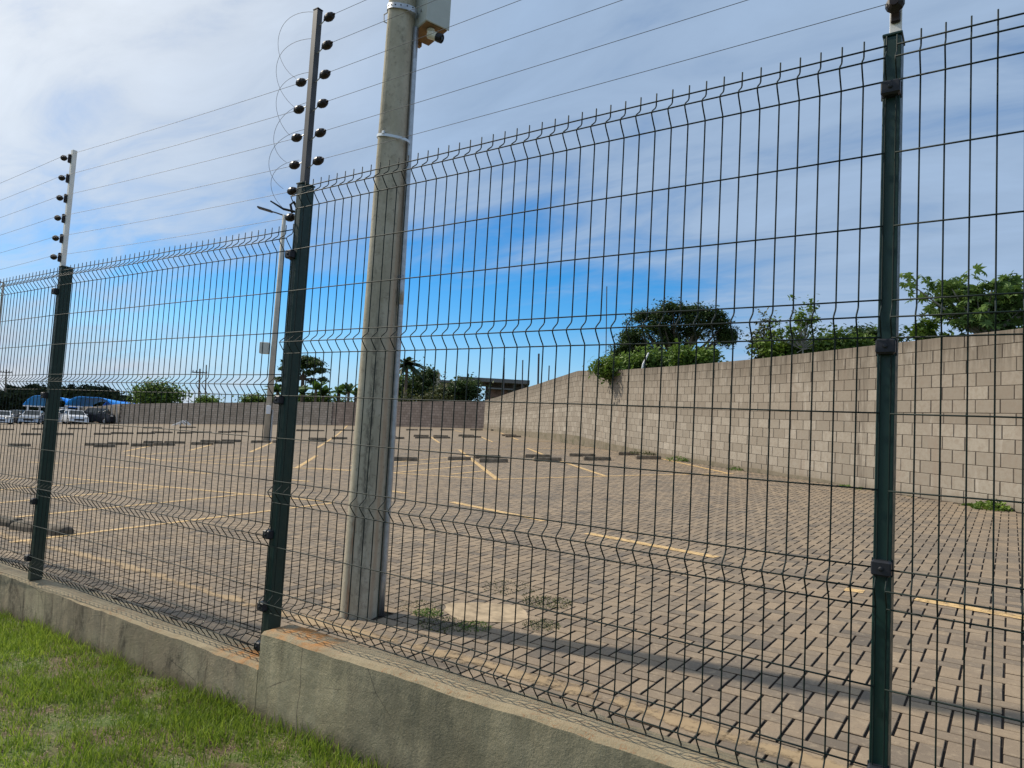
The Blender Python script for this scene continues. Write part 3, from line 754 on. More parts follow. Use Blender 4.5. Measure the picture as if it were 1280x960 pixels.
for k, z in enumerate([2.87, 2.725, 2.58, 2.435, 2.29, 2.148]):
    c = np.array([2.512, .055, z]); NI.append(c)
    mb = MB(); mb.lathe([(.010, -.012), (.022, -.008), (.025, 0), (.022, .008), (.012, .016), (.012, .022)], c, (0, -1, 0), 14); o = mb.build('insulator', M['insul'], bar2)
    mb = MB(); mb.box((2.512, .077, z-.012), (.024, .012, .060), bev=.004)
    mb.build('insulator_foot', M['insul'], o)
def sagline(a, b, sag, n=14):
    a, b = np.array(a, float), np.array(b, float)
    return [a+(b-a)*t-np.array([0, 0, 4*sag*t*(1-t)]) for t in np.linspace(0, 1, n)]
names = ['topmost', 'second from top', 'third from top', 'fourth from top', 'fifth from top', 'lowest']
for k in range(6):
    mb = MB(); mb.tube(sagline(RI[k]+[.03, 0, .004], NI[k]+[0, -.012, 0], .004), .0011, 5)
    tag(mb.build('electric_wire', M['thinwire'], org=RI[k]), names[k]+' thin steel wire running right from the dark grey pole', 'wire', 'electric fence wires')
    mb = MB(); mb.tube(sagline(NI[k]+[0, -.012, 0], NI[k]+[2.6, -.012, .02], .004), .0011, 5)
    tag(mb.build('electric_wire', M['thinwire'], org=NI[k]), names[k]+' thin steel wire running right from the white bar, off the frame', 'wire', 'electric fence wires')
    mb = MB(); mb.tube(sagline(BI[k]+[.0, -.018, 0], LI[k]+[-.03, 0, 0], .006), .0011, 5)
    tag(mb.build('electric_wire', M['thinwire'], org=BI[k]), names[k]+' thin steel wire between the leftmost post and the dark grey pole', 'wire', 'electric fence wires')
    e = BI[k]+[-2.5, -.06, -.05]
    mb = MB(); mb.tube(sagline(e, BI[k]+[.0, -.018, 0], .006), .0011, 5)
    tag(mb.build('electric_wire', M['thinwire'], org=BI[k]), names[k]+' thin steel wire leaving the leftmost post towards the left edge', 'wire', 'electric fence wires')
def bez(p, n=22):
    p = np.array(p, float); return [(1-t)**3*p[0]+3*(1-t)**2*t*p[1]+3*(1-t)*t*t*p[2]+t**3*p[3] for t in np.linspace(0, 1, n)]
def pk(px, py, Y=.05):
    d = ray(px, py); return CAM+d*((Y-CAM[1])/d[1])
LO = [[(394, 15), (338, 10), (337, 78), (370, 98)], [(392, 48), (335, 50), (335, 108), (368, 134)], [(388, 90), (330, 98), (342, 150), (362, 169)],
      [(384, 128), (340, 140), (330, 185), (358, 203)], [(380, 162), (332, 172), (324, 215), (354, 236)], [(374, 200), (332, 205), (330, 240), (356, 262)]]
for k, q in enumerate(LO):
    mb = MB(); mb.tube(bez([pk(*v) for v in q]), .0011, 5)
    tag(mb.build('jumper_wire', M['thinwire'], org=pk(*q[0])), names[k]+' curved jumper wire looping left of the dark grey pole', 'wire', 'jumper wires at the dark pole')

# ------------------------------------------------------------ concrete pole
def big_pole():
    bx, by = -.295, .885; zb = float(g(bx, by))
    t = thing('concrete_pole', 'thick tapered concrete pole standing on the paving behind the fence', 'pole', (bx, by, zb))
    n = 24; V = []; F = []; hs = np.linspace(zb-.05, 9.0, 40)
    top_r = lambda z: .114-.0082*(z-zb)
    ang0 = R(20)
    for z in hs:
        r = top_r(z)
        for k in range(n):
            a = 2*math.pi*k/n; ca, sa = math.cos(a), math.sin(a)
            # rounded square with a shallow groove in each broad face
            e = 3.4; q = (abs(ca)**e+abs(sa)**e)**(-1/e)
            gr = 1-.03*math.exp(-((abs(sa)-1)/.01)**2)
            x = ca*q*r*gr*.93; y = sa*q*r*gr*.93
            V.append((bx+x*math.cos(ang0)-y*math.sin(ang0), by+x*math.sin(ang0)+y*math.cos(ang0), z))
    for i in range(len(hs)-1):
        for k in range(n): F.append((i*n+k, i*n+(k+1) % n, (i+1)*n+(k+1) % n, (i+1)*n+k))
    F.append(tuple((len(hs)-1)*n+k for k in range(n)))
    mb = MB(); mb.add(V, F); sh = mb.build('shaft', M['pole'], t, smooth=True)
    # raised rib lines on the shaft
    mb = MB(); mb.tube([(bx-.02+.0*z, by-top_r(z)*.985, z) for z in (zb, 3, 8.9)], .0035, 5); mb.build('mould_seam', M['pole'], t)
    # conduit on the right side
    ar = np.array([AR[0], AR[1], 0])/math.hypot(AR[0], AR[1]); fr = np.array([AF[0], AF[1], 0])/math.hypot(AF[0], AF[1])
    cpt = lambda z: np.array([bx, by, z])+ar*(top_r(z)*.93+.022)-fr*.01
    mb = MB(); mb.tube([cpt(z)+ar*.004*math.sin(z*1.3) for z in np.linspace(zb, 3.37, 18)], .0175, 12); c = mb.build('conduit', M['steel'], t, smooth=True)
    mb = MB(); mb.tube([cpt(z) for z in (1.62, 1.80)], .0215, 12); mb.build('conduit_coupling', M['steel'], c, smooth=True)
    # straps
    def strap(z, w, th, mat, nm, tilt=0.0, holes=False):
        mb = MB(); m = 40; V = []; F = []
        for k in range(m):
            a = 2*math.pi*k/m; rr = top_r(z)+.006; ex = .034*max(0, math.cos(a+R(18)))**3
            x, y = math.cos(a)*(rr+ex), math.sin(a)*rr; zz = z+tilt*x
            ux, uy = math.cos(a), math.sin(a)
            for dr, dz in ((0, -w/2), (th, -w/2), (th, w/2), (0, w/2)): V.append((bx+x+ux*dr, by+y+uy*dr, zz+dz))
        for k in range(m):
            for q in range(4): F.append((k*4+q, k*4+(q+1) % 4, ((k+1) % m)*4+(q+1) % 4, ((k+1) % m)*4+q))
        mb.add(V, F); o = mb.build(nm, mat, t)
        if holes:
            h = MB()
            for k in range(2, m, 2):
                a = 2*math.pi*k/m; ex = .034*max(0, math.cos(a+R(18)))**3; rr = top_r(z)+.006
                p = (bx+math.cos(a)*(rr+ex), by+math.sin(a)*rr, z+tilt*math.cos(a)*rr)
                h.lathe([(.0045, 0), (.0045, th+.0015)], p, (math.cos(a), math.sin(a), 0), 8)
            h.build('strap_holes', M['black'], o)
        return o
    strap(3.47, .034, .004, M['steel'], 'steel_strap', -.25, True)
    strap(2.645, .016, .004, M['tie'], 'plastic_tie', -.22)
    mb = MB(); tp_ = np.array([bx, by, 2.655])-ar*.045-fr*.088; mb.box(tp_, (.018, .012, .022), bev=.003); mb.build('tie_head', M['tie'], t)
    mb = MB(); q0 = np.array([bx, by, 3.47]); mb.tube([q0-ar*.085, q0-ar*.112+[0, 0, -.02], q0-ar*.108+[0, 0, -.065], q0-ar*.082+[0, 0, -.075]], .004, 6); mb.build('strap_tail', M['steel'], t)
    return bx, by, top_r
PBX, PBY, PTR = big_pole()
def ebox():
    # enclosure strapped to the pole
    a = math.atan2(-.3, .95); ex = np.array([math.cos(a), math.sin(a), 0]); ey = np.array([-math.sin(a), math.cos(a), 0]); ax = [ex, ey, (0, 0, 1)]
    c = np.array([-.185, 1.012, 3.66])
    t = thing('electrical_box', 'pale grey weatherproof box mounted high on the concrete pole', 'box', (c[0], c[1], 3.36))
    mb = MB(); mb.box(c, (.235, .16, .58), ax, .006); mb.build('cabinet', M['boxgrey'], t)
    mb = MB(); mb.box(c+[0, 0, -.2925], (.222, .148, .006), ax); mb.build('shaded_underside', M['shadebrown'], t)  # thin sheet whose brown stands for the shadow on the box bottom
    mb = MB(); mb.box(c+ex*.120, (.010, .166, .588), ax, .003); mb.build('door', M['boxgrey'], t)
    mb = MB(); mb.box(c-ex*.128+[0, 0, -.24], (.03, .05, .16), ax); mb.build('mounting_bracket', M['shadebrown'], t)
    for dz in (-.2, .2):
        mb = MB(); mb.lathe([(.008, 0), (.008, .005)], c-ey*.08+ex*.05+[0, 0, dz], -ey, 8); mb.build('screw', M['steel'], t)
    # camera
    k = thing('security_camera', 'small ivory bullet camera with black front under the grey box', 'camera', c+[.02, -.04, -.33])
    p = c+ex*.06-ey*.01+[0, 0, -.30]
    mb = MB(); mb.lathe([(.026, 0), (.026, .012), (.018, .018)], p, (0, 0, -1), 18); mb.build('mount', M['camwhite'], k, smooth=False)
    d = np.array([.90, .28, -.42]); d /= np.linalg.norm(d); q = p+np.array([.012, -.008, -.040])
    mb = MB(); mb.tube([p+[0, 0, -.012], q], .009, 8); mb.build('arm', M['camwhite'], k)
    mb = MB(); mb.lathe([(.012, -.022), (.024, -.018), (.026, -.01), (.026, .045)], q, d, 18); mb.build('housing', M['camwhite'], k, smooth=False)
    mb = MB(); mb.lathe([(.0275, 0), (.0285, .010), (.0285, .034), (.022, .037), (.022, .030)], q+d*.045, d, 18); mb.build('front_shroud', M['black'], k)
    mb = MB(); mb.lathe([(.012, 0), (.012, .004), (.006, .007)], q+d*.076, d, 12); mb.build('lens', M['glass'], k)
ebox()

# ------------------------------------------------------------ block wall on the right
def block_wall():
    t = thing('block_wall', 'long tan concrete block wall running away along the right side of the lot', 'wall', (W0[0], W0[1], .1))
    NC = 13
    # course bounds: 6 full, 1 thin dark, 6 full
    hts = np.array([1]*6+[.86]+[1]*6, float); cum = np.concatenate([[0], np.cumsum(hts)])/hts.sum()
    items = []
    for k in range(NC):
        off = (0 if k % 2 else .2)+rnd.uniform(-.03, .03)
        s = -8.6+off
        while s < 38.7:
            items.append((k, s, min(s+.39, 38.75))); s += .4
    def corners(k, a, b):
        V = []
        for s_ in (a, b):
            zb, zt = wall_b(s_)+.03, wall_t(s_)
            V.append((s_, zb+(zt-zb)*cum[k], zb+(zt-zb)*cum[k+1]))
        return V
    def score(it):
        k, a, b = it; p = wxy((a+b)/2); P = np.array([p[0], p[1], 1.4])-CAM; z = P@AF; px = 640+FPX*(P@AR)/z
        return z if (-10 < px < 1300 and z > 0) else 1e6
    order = sorted(items, key=score); near = set(order[:300])
    # single blocks
    t0 = ORG[t.name]
    bulk_v = []; bulk_f = []; attr = []; n = 0
    for it in items:
        k, a, b = it
        (s0, z00, z01), (s1, z10, z11) = corners(k, a, b)
        pr = rnd.uniform(-.003, .003); gz = .0035; bv = .004
        tone = rnd.random()*.62+.1
        if k == 6: tone *= .25
        if rnd.random() < .06: tone = min(1, tone+.3)
        V = []
        for dep, ins in ((.05, 0), (bv, 0), (0, bv)):
            for (s_, z_) in ((s0+.0035+ins, z00+gz+ins), (s1-ins, z10+gz+ins), (s1-ins, z11-gz-ins), (s0+.0035+ins, z01-gz-ins)):
                p = W0+W1*s_+WN*(dep+pr); V.append((p[0], p[1], z_))
        F = [(8, 9, 10, 11)]+[(q+i, q+(i+1) % 4, q+4+(i+1) % 4, q+4+i) for q in (0, 4) for i in range(4)]
        if it in near:
            me = bpy.data.meshes.new('block'); c0 = np.array(V).mean(0)
            me.from_pydata((np.array(V)-c0).tolist(), [], F); me.materials.append(M['block_s']); me.update()
            at_ = me.attributes.new('rnd', 'FLOAT', 'FACE'); at_.data.foreach_set('value', [tone]*len(F))
            o = bpy.data.objects.new('block', me); col.objects.link(o); o.parent = t; o.location = (c0-t0).tolist()
        else:
            bulk_v += V; bulk_f += [tuple(i+n for i in f) for f in F]; attr += [tone]*len(F); n += 12
    me = np_mesh('block_courses', np.array(bulk_v)-t0, np.array(bulk_f).ravel(), 4, M['block_s'], attr)
    o = link('block_courses', me, t); tag(o, kind='stuff')
    # core with joints, capping, plinth
    ss = np.linspace(-8.8, 38.8, 80)
    def ext(name, y0, y1, zb, zt, mat, wob=0.0, ss=ss):
        V = []; F = []
        for s_ in ss:
            w = wob*math.sin(s_*7.1)+wob*.6*math.sin(s_*19.0)
            for dep, z_ in ((y0+w, zb(s_)), (y0+w, zt(s_)), (y1, zt(s_)), (y1, zb(s_))):
                p = W0+W1*s_+WN*dep; V.append((p[0], p[1], z_))
        for i in range(len(ss)-1):
            for k in range(4): F.append((i*4+k, i*4+(k+1) % 4, i*4+4+(k+1) % 4, i*4+4+k))
        F += [(0, 3, 2, 1), tuple((len(ss)-1)*4+k for k in range(4))]
        mb = MB(); mb.add(V, F); return mb.build(name, mat, t)
    ext('mortar_core', .007, .14, lambda s: wall_b(s)-.3, lambda s: wall_t(s)-.004, M['mortar'])
    ext('plinth', -.055, .004, lambda s: wall_b(s)-.4, lambda s: wall_b(s)+.02+.09*min(1, max(0, (s-1.2)/2.2))+.012*math.sin(s*3), M['plinth'], .008)
block_wall()

# far walls
def far_wall(pts, label, mat, thick=.2):
    c = np.mean([p for p, _ in pts], 0)
    t = thing('block_wall', label, 'wall', c)
    me = bpy.data.meshes.new('wall_face'); V = []; F = []; UV = []
    L = 0; prev = None
    for (b, zt) in pts:
        if prev is not None: L += math.hypot(*(b[:2]-prev[:2]))
        prev = b; V += [(b[0], b[1], b[2]-.6), (b[0], b[1], zt), (b[0]+.02, b[1]+thick, zt), (b[0]+.02, b[1]+thick, b[2]-.6)]
        UV += [(L, b[2]-.6), (L, zt), (L, zt+thick), (L, b[2])]
    n = len(pts)
    for i in range(n-1):
        for k in range(3): F.append((i*4+k, i*4+k+1, i*4+5+k, i*4+4+k))
    F += [(0, 1, 2, 3), tuple((n-1)*4+k for k in (3, 2, 1, 0))]
    me.from_pydata((np.array(V)-c).tolist(), [], F); me.materials.append(mat); uv = me.uv_layers.new(name='UVMap')
    for lp in me.loops: uv.data[lp.index].uv = UV[lp.vertex_index]
    o = link('wall_face', me, t); return t, c
corner = np.array([-26.35, 36.62]); cz = .77
def pt(px, pyb, pyt, D):
    b = at(px, pyb, D); tp = at(px, pyt, D); return (b, tp[2])
wA = [pt(607, 534.5, 501, 48.7), pt(413, 531.5, 502.5, 59.5)]
far_wall(wA, 'dark block wall closing the far end of the lot, shade put into its colour', M['wallshaded'])
wB = [pt(413.5, 531.5, 502.5, 59.4), pt(280, 531.5, 503, 65), pt(150, 529, 504.5, 71.5)]
far_wall(wB, 'paler block wall at the back of the lot, left of the dark one', M['walllight'])
wC = [pt(149, 529, 504.5, 71.4), pt(118, 528.5, 508, 75), pt(95, 528, 508, 79)]
far_wall(wC, 'short pale wall end behind the dark parked car', M['walllight'])
# rails on the pale wall end
for k, px in enumerate((122, 128, 134, 140, 146)):
    mb = MB(); D = 75-(px-118)*.115
    mb.tube([at(px, 528, D-.3), at(px, 506.5, D-.3)], .06, 6)
    tag(mb.build('gate_upright', M['steel'], org=at(px, 528, D-.3)), ordinal(k)+' pale upright from the left against the short wall end', 'post', 'uprights at the wall end')

# ------------------------------------------------------------ wheel stops
def wheel_stop_mesh(name, rounded=False):
    mb = MB(); V = []; F = []
    prof = [(-.080, 0), (-.072, .085), (-.055, .110), (.055, .110), (.072, .085), (.080, 0)]
    xs = [(-.5, .86, .0), (-.47, 1, .0), (.47, 1, 0), (.5, .86, 0)]
    for x, s_, _ in xs:
        for y, z in prof: V.append((x, y*s_, z*(s_ if z > .08 else 1)-.012))
    m = len(prof)
    for i in range(3):
        for k in range(m-1): F.append((i*m+k, (i+1)*m+k, (i+1)*m+k+1, i*m+k+1))
    F += [tuple(range(m-1, -1, -1)), tuple(3*m+k for k in range(m))]
    mb.add(V, F); me = mb.mesh(name, M['stop']); return me
WS = wheel_stop_mesh('wheel_stop')
STOPS = [('front row by the tan wall', [((-9.9, 10.82), (-9.42, 11.3)), ((-9.04, 12.11), (-8.62, 12.53)), ((-7.88, 11.98), (-7.37, 12.48)), ((-8.93, 13.15), (-8.43, 13.63)), ((-7.12, 13.38), (-6.6, 13.88)), ((-8.11, 14.44), (-7.6, 14.93)), ((-6.29, 14.61), (-5.75, 15.12)), ((-7.44, 15.83), (-6.89, 16.36)), ((-5.4, 16.07), (-4.88, 16.56)), ((-6.6, 17.42), (-6.15, 17.85))]),
         ('second row near the dark wall', [((-22.43, 18.27), (-21.88, 18.81)), ((-21.05, 17.17), (-20.54, 17.69)), ((-22.06, 19.29), (-21.57, 19.76)), ((-21.9, 22.1), (-21.3, 22.7)), ((-20.3, 21.3), (-19.9, 21.8)), ((-21.34, 24.04), (-20.78, 24.52)), ((-19.92, 22.6), (-19.36, 23.1)), ((-20.59, 24.69), (-20.03, 25.17)), ((-19.25, 23.2), (-18.67, 23.72)), ((-18.82, 24.87), (-18.11, 25.47)), ((-19.9, 25.9), (-19.3, 26.4)), ((-18.47, 27.82), (-17.89, 28.29)), ((-17.38, 26.6), (-16.78, 27.09)), ((-17.25, 28.79), (-16.9, 29.1)), ((-16.49, 28.09), (-15.87, 28.59))]),
         ('farthest row under the dark wall', [((-33.47, 26.18), (-32.12, 27.22)), ((-32.27, 28.16), (-31.22, 28.92)), ((-30.3, 29.9), (-29.6, 30.4)), ((-28.95, 31.5), (-28.33, 31.92)), ((-28.22, 32), (-27.53, 32.46)), ((-27.04, 32.78), (-26.33, 33.25)), ((-25.39, 33.87), (-24.71, 34.3)), ((-23.78, 34.02), (-23.08, 34.48)), ((-21.04, 32.55), (-20.2, 33.15))]),
         ('left middle row', [((-23.6, 7.1), (-23.3, 7.6)), ((-24.2, 6.0), (-23.9, 6.6)), ((-22.87, 9.11), (-22.45, 9.61)), ((-21.52, 8.8), (-21.13, 9.26)), ((-23.04, 9.93), (-22.62, 10.42)), ((-21.34, 9.93), (-20.93, 10.4)), ((-21.47, 10.74), (-21.03, 11.25)), ((-23.25, 11.31), (-22.85, 11.78)), ((-22.78, 11.85), (-22.33, 12.37)), ((-21.22, 12.02), (-20.75, 12.55)), ((-21.62, 13.16), (-21.15, 13.67)), ((-22.94, 13.39), (-22.46, 13.92)), ((-22.75, 14.19), (-22.26, 14.72)), ((-21.33, 14.57), (-20.85, 15.09)), ((-20.77, 15.16), (-20.4, 15.55))]),
         ('left far row', [((-36.6, 12.1), (-36.1, 12.7)), ((-35.9, 13.4), (-35.5, 13.95)), ((-35.14, 14.83), (-34.64, 15.39)), ((-36.03, 16.07), (-35.31, 16.85)), ((-35.16, 17.01), (-34.57, 17.63)), ((-36.1, 18.3), (-35.35, 19.05)), ((-34.43, 18.86), (-33.89, 19.39)), ((-35.31, 20.22), (-34.53, 20.94)), ((-34.23, 21.22), (-33.74, 21.67)), ((-34.4, 22.15), (-33.71, 22.77))]),
         ('row before the parked cars', [((-50.2, 13.4), (-49.3, 14.2)), ((-49.9, 15.3), (-49.1, 16.1)), ((-49.7, 17.4), (-48.9, 18.2)), ((-49.5, 19.5), (-48.7, 20.3)), ((-49.28, 21.62), (-48.2, 22.5)), ((-48.6, 24.2), (-47.6, 25.0)), ((-47.6, 26.4), (-46.8, 27.2))])]
for row, L in STOPS:
    for k, (a, b) in enumerate(L):
        a, b = np.array(a), np.array(b); c = (a+b)/2; d = b-a; ln = np.hypot(*d)
        o = bpy.data.objects.new('wheel_stop', WS); col.objects.link(o); o.location = (c[0], c[1], float(g(*c)))
        o.rotation_euler = (0, -math.atan(.03), math.atan2(d[1], d[0])+rnd.uniform(-.03, .03)); o.scale = (ln*1.04, 1.0, 1.0+rnd.uniform(-.08, .08))
        tag(o, 'concrete wheel stop, %s from the left in the %s' % (ordinal(k), row), 'wheel stop', 'concrete wheel stops in the lot')
def near_stop(a, b, label):
    a, b = np.array(a), np.array(b); c = (a+b)/2; d = b-a; L = np.hypot(*d); d /= L
    mb = MB(); V = []; F = []; n = 10
    th = math.atan2(d[1], d[0])
    P = []
    sec = [(-L/2, .6), (-L/2+.02, .9), (-L/2+.06, 1), (L/2-.06, 1), (L/2-.02, .9), (L/2, .6)]
    for x, s_ in sec:
        for k in range(n):
            t = math.pi*k/(n-1); y = -math.cos(t)*.085*s_; z = (math.sin(t)**.6)*.085*s_
            px = c[0]+x*math.cos(th)-y*math.sin(th); py = c[1]+x*math.sin(th)+y*math.cos(th); P.append((px, py, g(px, py)+z-.005))
    for i in range(len(sec)-1):
        for k in range(n-1): F.append((i*n+k, (i+1)*n+k, (i+1)*n+k+1, i*n+k+1))
    F += [tuple(range(n-1, -1, -1)), tuple((len(sec)-1)*n+k for k in range(n))]
    mb.add(P, F); o = mb.build('wheel_stop', M['stop_dark'], smooth=False, org=(c[0], c[1], g(*c)))
    tag(o, label, 'wheel stop', 'rounded wheel stops by the fence')
near_stop((-5.15, .84), (-4.36, .98), 'dark rounded wheel stop right of the leftmost post, near the fence')
near_stop((-6.1, .75), (-5.27, .90), 'dark rounded wheel stop left of the leftmost post, at the left edge')

# ------------------------------------------------------------ lamp posts
def lamp(px, pyb, pyt, D, r, label, boxes=True, arm=1.0):
    b = at(px, pyb, D); b[2] = g(b[0], b[1]) if D < 60 else b[2]
    top = at(px+25*(550-pyb+288)/288, pyt, D) if False else None
    zt = at(px, pyt, D*1.0)[2]
    t = thing('lamp_post', label, 'lamp post', b)
    mb = MB(); mb.tube([b+[0, 0, -.1], b+[0, 0, zt-b[2]]], [r, r*.55], 12); sh = mb.build('shaft', M['lampconc'], t, smooth=True)
    hd = np.array([-AR[0], -AR[1], 0]); hd /= np.linalg.norm(hd)
    p = b+[0, 0, zt-b[2]-.02]
    mb = MB(); mb.tube([p, p+hd*.35*arm+[0, 0, .10], p+hd*.6*arm+[0, 0, .16]], .03, 8); mb.build('arm', M['darkpole'], t)
    mb = MB(); ax = [hd*.97+np.array([0, 0, .24]), np.cross([0, 0, 1.0], hd), np.array([-hd[0]*.24, -hd[1]*.24, .97])]
    mb.box(p+hd*.85*arm+[0, 0, .22], (.62*arm, .26, .07), ax, .015); mb.build('lamp_head', M['darkpole'], t)
    if boxes:
        q = np.array([b[0], b[1], at(px+10, 435, D)[2]])+hd*.38; mb = MB(); mb.box(q, (.36, .3, .48), [hd, np.cross([0, 0, 1.0], hd), (0, 0, 1)], .02); mb.build('upper_box', M['boxgrey'], t)
        q = np.array([b[0], b[1], at(px, 512, D)[2]])-hd*.05-np.array([AF[0], AF[1], 0])*.2; mb = MB(); mb.box(q, (.16, .12, .36), [hd, np.cross([0, 0, 1.0], hd), (0, 0, 1)], .01); mb.build('lower_box', M['white'], t)
        mb = MB(); e = b-hd*(r+.04)-np.array([AF[0], AF[1], 0])*.05; mb.tube([e, e+[0, 0, q[2]-b[2]]], .04, 8); mb.build('conduit', M['steel'], t)
lamp(333, 552, 262, 28.3, .14, 'slim pale lamp post with grey box behind the second fence post')
lamp(-16, 545, 350, 36, .10, 'distant thin lamp post at the left edge', boxes=False)

# ------------------------------------------------------------ foliage
def orient(n, flat=0.0):
    v = rs.normal(size=(n, 3)); v[:, 2] = np.abs(v[:, 2])+flat; v /= np.linalg.norm(v, axis=1)[:, None]
    a = rs.normal(size=(n, 3)); a -= v*(a*v).sum(1)[:, None]; a /= np.linalg.norm(a, axis=1)[:, None]
    return a, np.cross(v, a), v
def leaves(name, P, size, mat, parent, org, flat=.4, aspect=.5, tone=None, lobes=0):
    n = len(P); a, b, nn = orient(n, flat); s = size*rs.uniform(.6, 1.35, n)[:, None]
    if tone is None: tone = rs.rand(n)
    if lobes == 0:
        V = np.stack([P-a*s, P-b*s*aspect+nn*s*.12, P+a*s, P+b*s*aspect+nn*s*.12], 1).reshape(-1, 3)
        me = np_mesh(name, V-np.array(org), np.arange(4*n), 4, mat, tone)
    else:
        # palmate leaf: narrow fingers fanned from one point
        Vs = []
        for k in range(lobes):
            t = (k-(lobes-1)/2)*(4.6/lobes); d = a*math.cos(t)+b*math.sin(t); e = -a*math.sin(t)+b*math.cos(t)
            L = 1.0-.12*abs(k-(lobes-1)/2)
            Vs += [P, P+d*s*.5*L+e*s*.16-nn*s*.02, P+d*s*L-nn*s*.22, P+d*s*.5*L-e*s*.16-nn*s*.02]
        V = np.stack(Vs, 1).reshape(-1, 3)
        me = np_mesh(name, V-np.array(org), np.arange(4*n*lobes), 4, mat, np.repeat(tone, lobes))
    o = link(name, me, parent); return o
def clumps(center, radii, nc, n, cr, flatb=False, shell=.55):
    """points in soft leaf clumps spread through an ellipsoid, thinning outwards"""
    c = rs.normal(size=(nc, 3)); c /= np.linalg.norm(c, axis=1)[:, None]; c *= (shell+(1-shell)*rs.rand(nc, 1))
    c *= 1+.18*rs.normal(size=(nc, 1))
    if flatb: c[:, 2] = np.where(c[:, 2] < -.2, -c[:, 2]*.6, c[:, 2])
    C = np.array(center)+c*np.array(radii)
    w = rs.uniform(.3, 1.7, nc); w /= w.sum(); k = rs.choice(nc, n, p=w)
    q = rs.normal(size=(n, 3))*.52
    r = cr*rs.uniform(.6, 1.5, nc)[k][:, None]*np.array([1.1, 1.1, .8])
    tone_c = rs.rand(nc)[k]
    P = C[k]+q*r; tone = np.clip(.35*tone_c+.5*rs.rand(n)+.18*q[:, 2], 0, 1)
    return P, tone, C
CAMR = np.array([AR[0], AR[1], 0]); CAMR /= np.linalg.norm(CAMR); CAMF = np.array([AF[0], AF[1], 0]); CAMF /= np.linalg.norm(CAMF)
def tree(name, label, cat, px, py_top, py_bot, halfw, D, n, leaf, mat, nc=26, base=None, cr=None, trunk=True, group=None, depth=.8, bark='bark', shell=.5, flatb=False, aspect=.5, flat=.4, lobes=0, limbs=7, trunk_r=None):
    """crown between two image heights at distance D; trunk down to the land"""
    top = at(px, py_top, D); bot = at(px, py_bot, D); rz = (top[2]-bot[2])/2; hw = halfw/FPX*D
    c = (top+bot)/2
    zb = base if base is not None else -1.0
    t = thing(name, label, cat, (c[0], c[1], zb), group)
    sc = cr if cr else min(rz, hw)*.42
    P, tone, C = clumps((0, 0, 0), (max(hw-sc*.75, hw*.3), max(hw*depth-sc*.75, .1), max(rz-sc*.6, rz*.25)), nc, n, sc, flatb, shell)
    rot = np.stack([CAMR, CAMF, [0, 0, 1]]); P = c+P@rot; C = c+C@rot
    leaves('crown', P, leaf, mat, t, (c[0], c[1], zb), flat, aspect, tone, lobes)
    if trunk:
        mb = MB(); tr = trunk_r or max(.05, hw*.06); b = np.array([c[0]+hw*.05, c[1], zb]); j = np.array([c[0], c[1], c[2]-rz*.45])
        mb.tube([b, (b+j)/2+[hw*.04, 0, 0], j], [tr*1.3, tr, tr*.75], 8)
        for q in C[:limbs]:
            m = (j+q)/2+[0, 0, -rz*.08]; mb.tube([j-[0, 0, rz*.15], m, q], [tr*.6, tr*.4, tr*.12], 5)
        mb.build('trunk', M[bark], t)
    return t, C
# the umbrella shaped rain tree
def rain_tree():
    D = 52; zb = 0.5; c = at(843, 452, D)
    t = thing('rain_tree', 'dark umbrella shaped tree with a wide flat crown above the tan wall', 'tree', (c[0], c[1], zb))
    specs = [(775, 452, 12, 6), (798, 446, 24, 7), (908, 424, 10, 5), (880, 392, 34, 9), (845, 388, 34, 9), (815, 396, 34, 9), (895, 405, 20, 8), (905, 418, 12, 6), (860, 402, 46, 9), (822, 410, 46, 9), (790, 420, 22, 9), (783, 434, 16, 8), (850, 416, 40, 8), (775, 444, 8, 7), (800, 432, 26, 8), (840, 428, 26, 7)]
    Ps = []; T = []; Cs = []
    for px, py, hw, hh in specs:
        cc = at(px, py, D); m = 30
        q, tone, C = clumps((0, 0, 0), (hw*.85/FPX*D, max(hw, 26)/FPX*D*.85, hh/FPX*D*.62), m, 2300, .42, False, .25)
        rot = np.stack([CAMR, CAMF, [0, 0, 1]]); Ps.append(cc+q@rot); T.append(tone); Cs.append(cc+C[:3]@rot)
    P = np.concatenate(Ps); T = np.concatenate(T)
    leaves('crown', P, .11, M['leaf_dark'], t, (c[0], c[1], zb), .9, .5, T)
    mb = MB(); j = at(846, 455, D)
    mb.tube([np.array([c[0], c[1], zb]), j], [.4, .3], 8)
    for C in Cs:
        for q in C[:2]: mb.tube([j, (j*.45+q*.55)+[0, 0, -.3], q], [.2, .12, .03], 6)
    mb.build('trunk', M['bark'], t)
rain_tree()
G2 = 'shrubs growing over the tan wall'
tree('shrub', 'leafy shrub spilling over the tan wall at its left end', 'shrub', 765, 452, 472, 30, 24.5, 3000, .085, M['leaf_light'], 30, base=0, trunk=False, group=G2, depth=.5, cr=.34, shell=.1)
tree('shrub', 'green bush just behind the tan wall under the umbrella tree', 'shrub', 812, 432, 482, 44, 25, 5200, .085, M['leaf_mid'], 46, base=0, group=G2, depth=.6, cr=.36, shell=.1)
tree('shrub', 'pale leaved bush behind the tan wall, left of the bare twigs', 'shrub', 868, 432, 472, 46, 22, 4200, .08, M['leaf_light'], 46, base=0, group=G2, depth=.5, bark='palebark', cr=.3, shell=.1)
tree('shrub', 'straggly bush with thin bare twigs behind the tan wall', 'shrub', 955, 388, 468, 24, 19, 1500, .06, M['leaf_olive'], 60, base=0, group=G2, depth=.6, limbs=34, bark='palebark', cr=.20, shell=.1, trunk_r=.03)
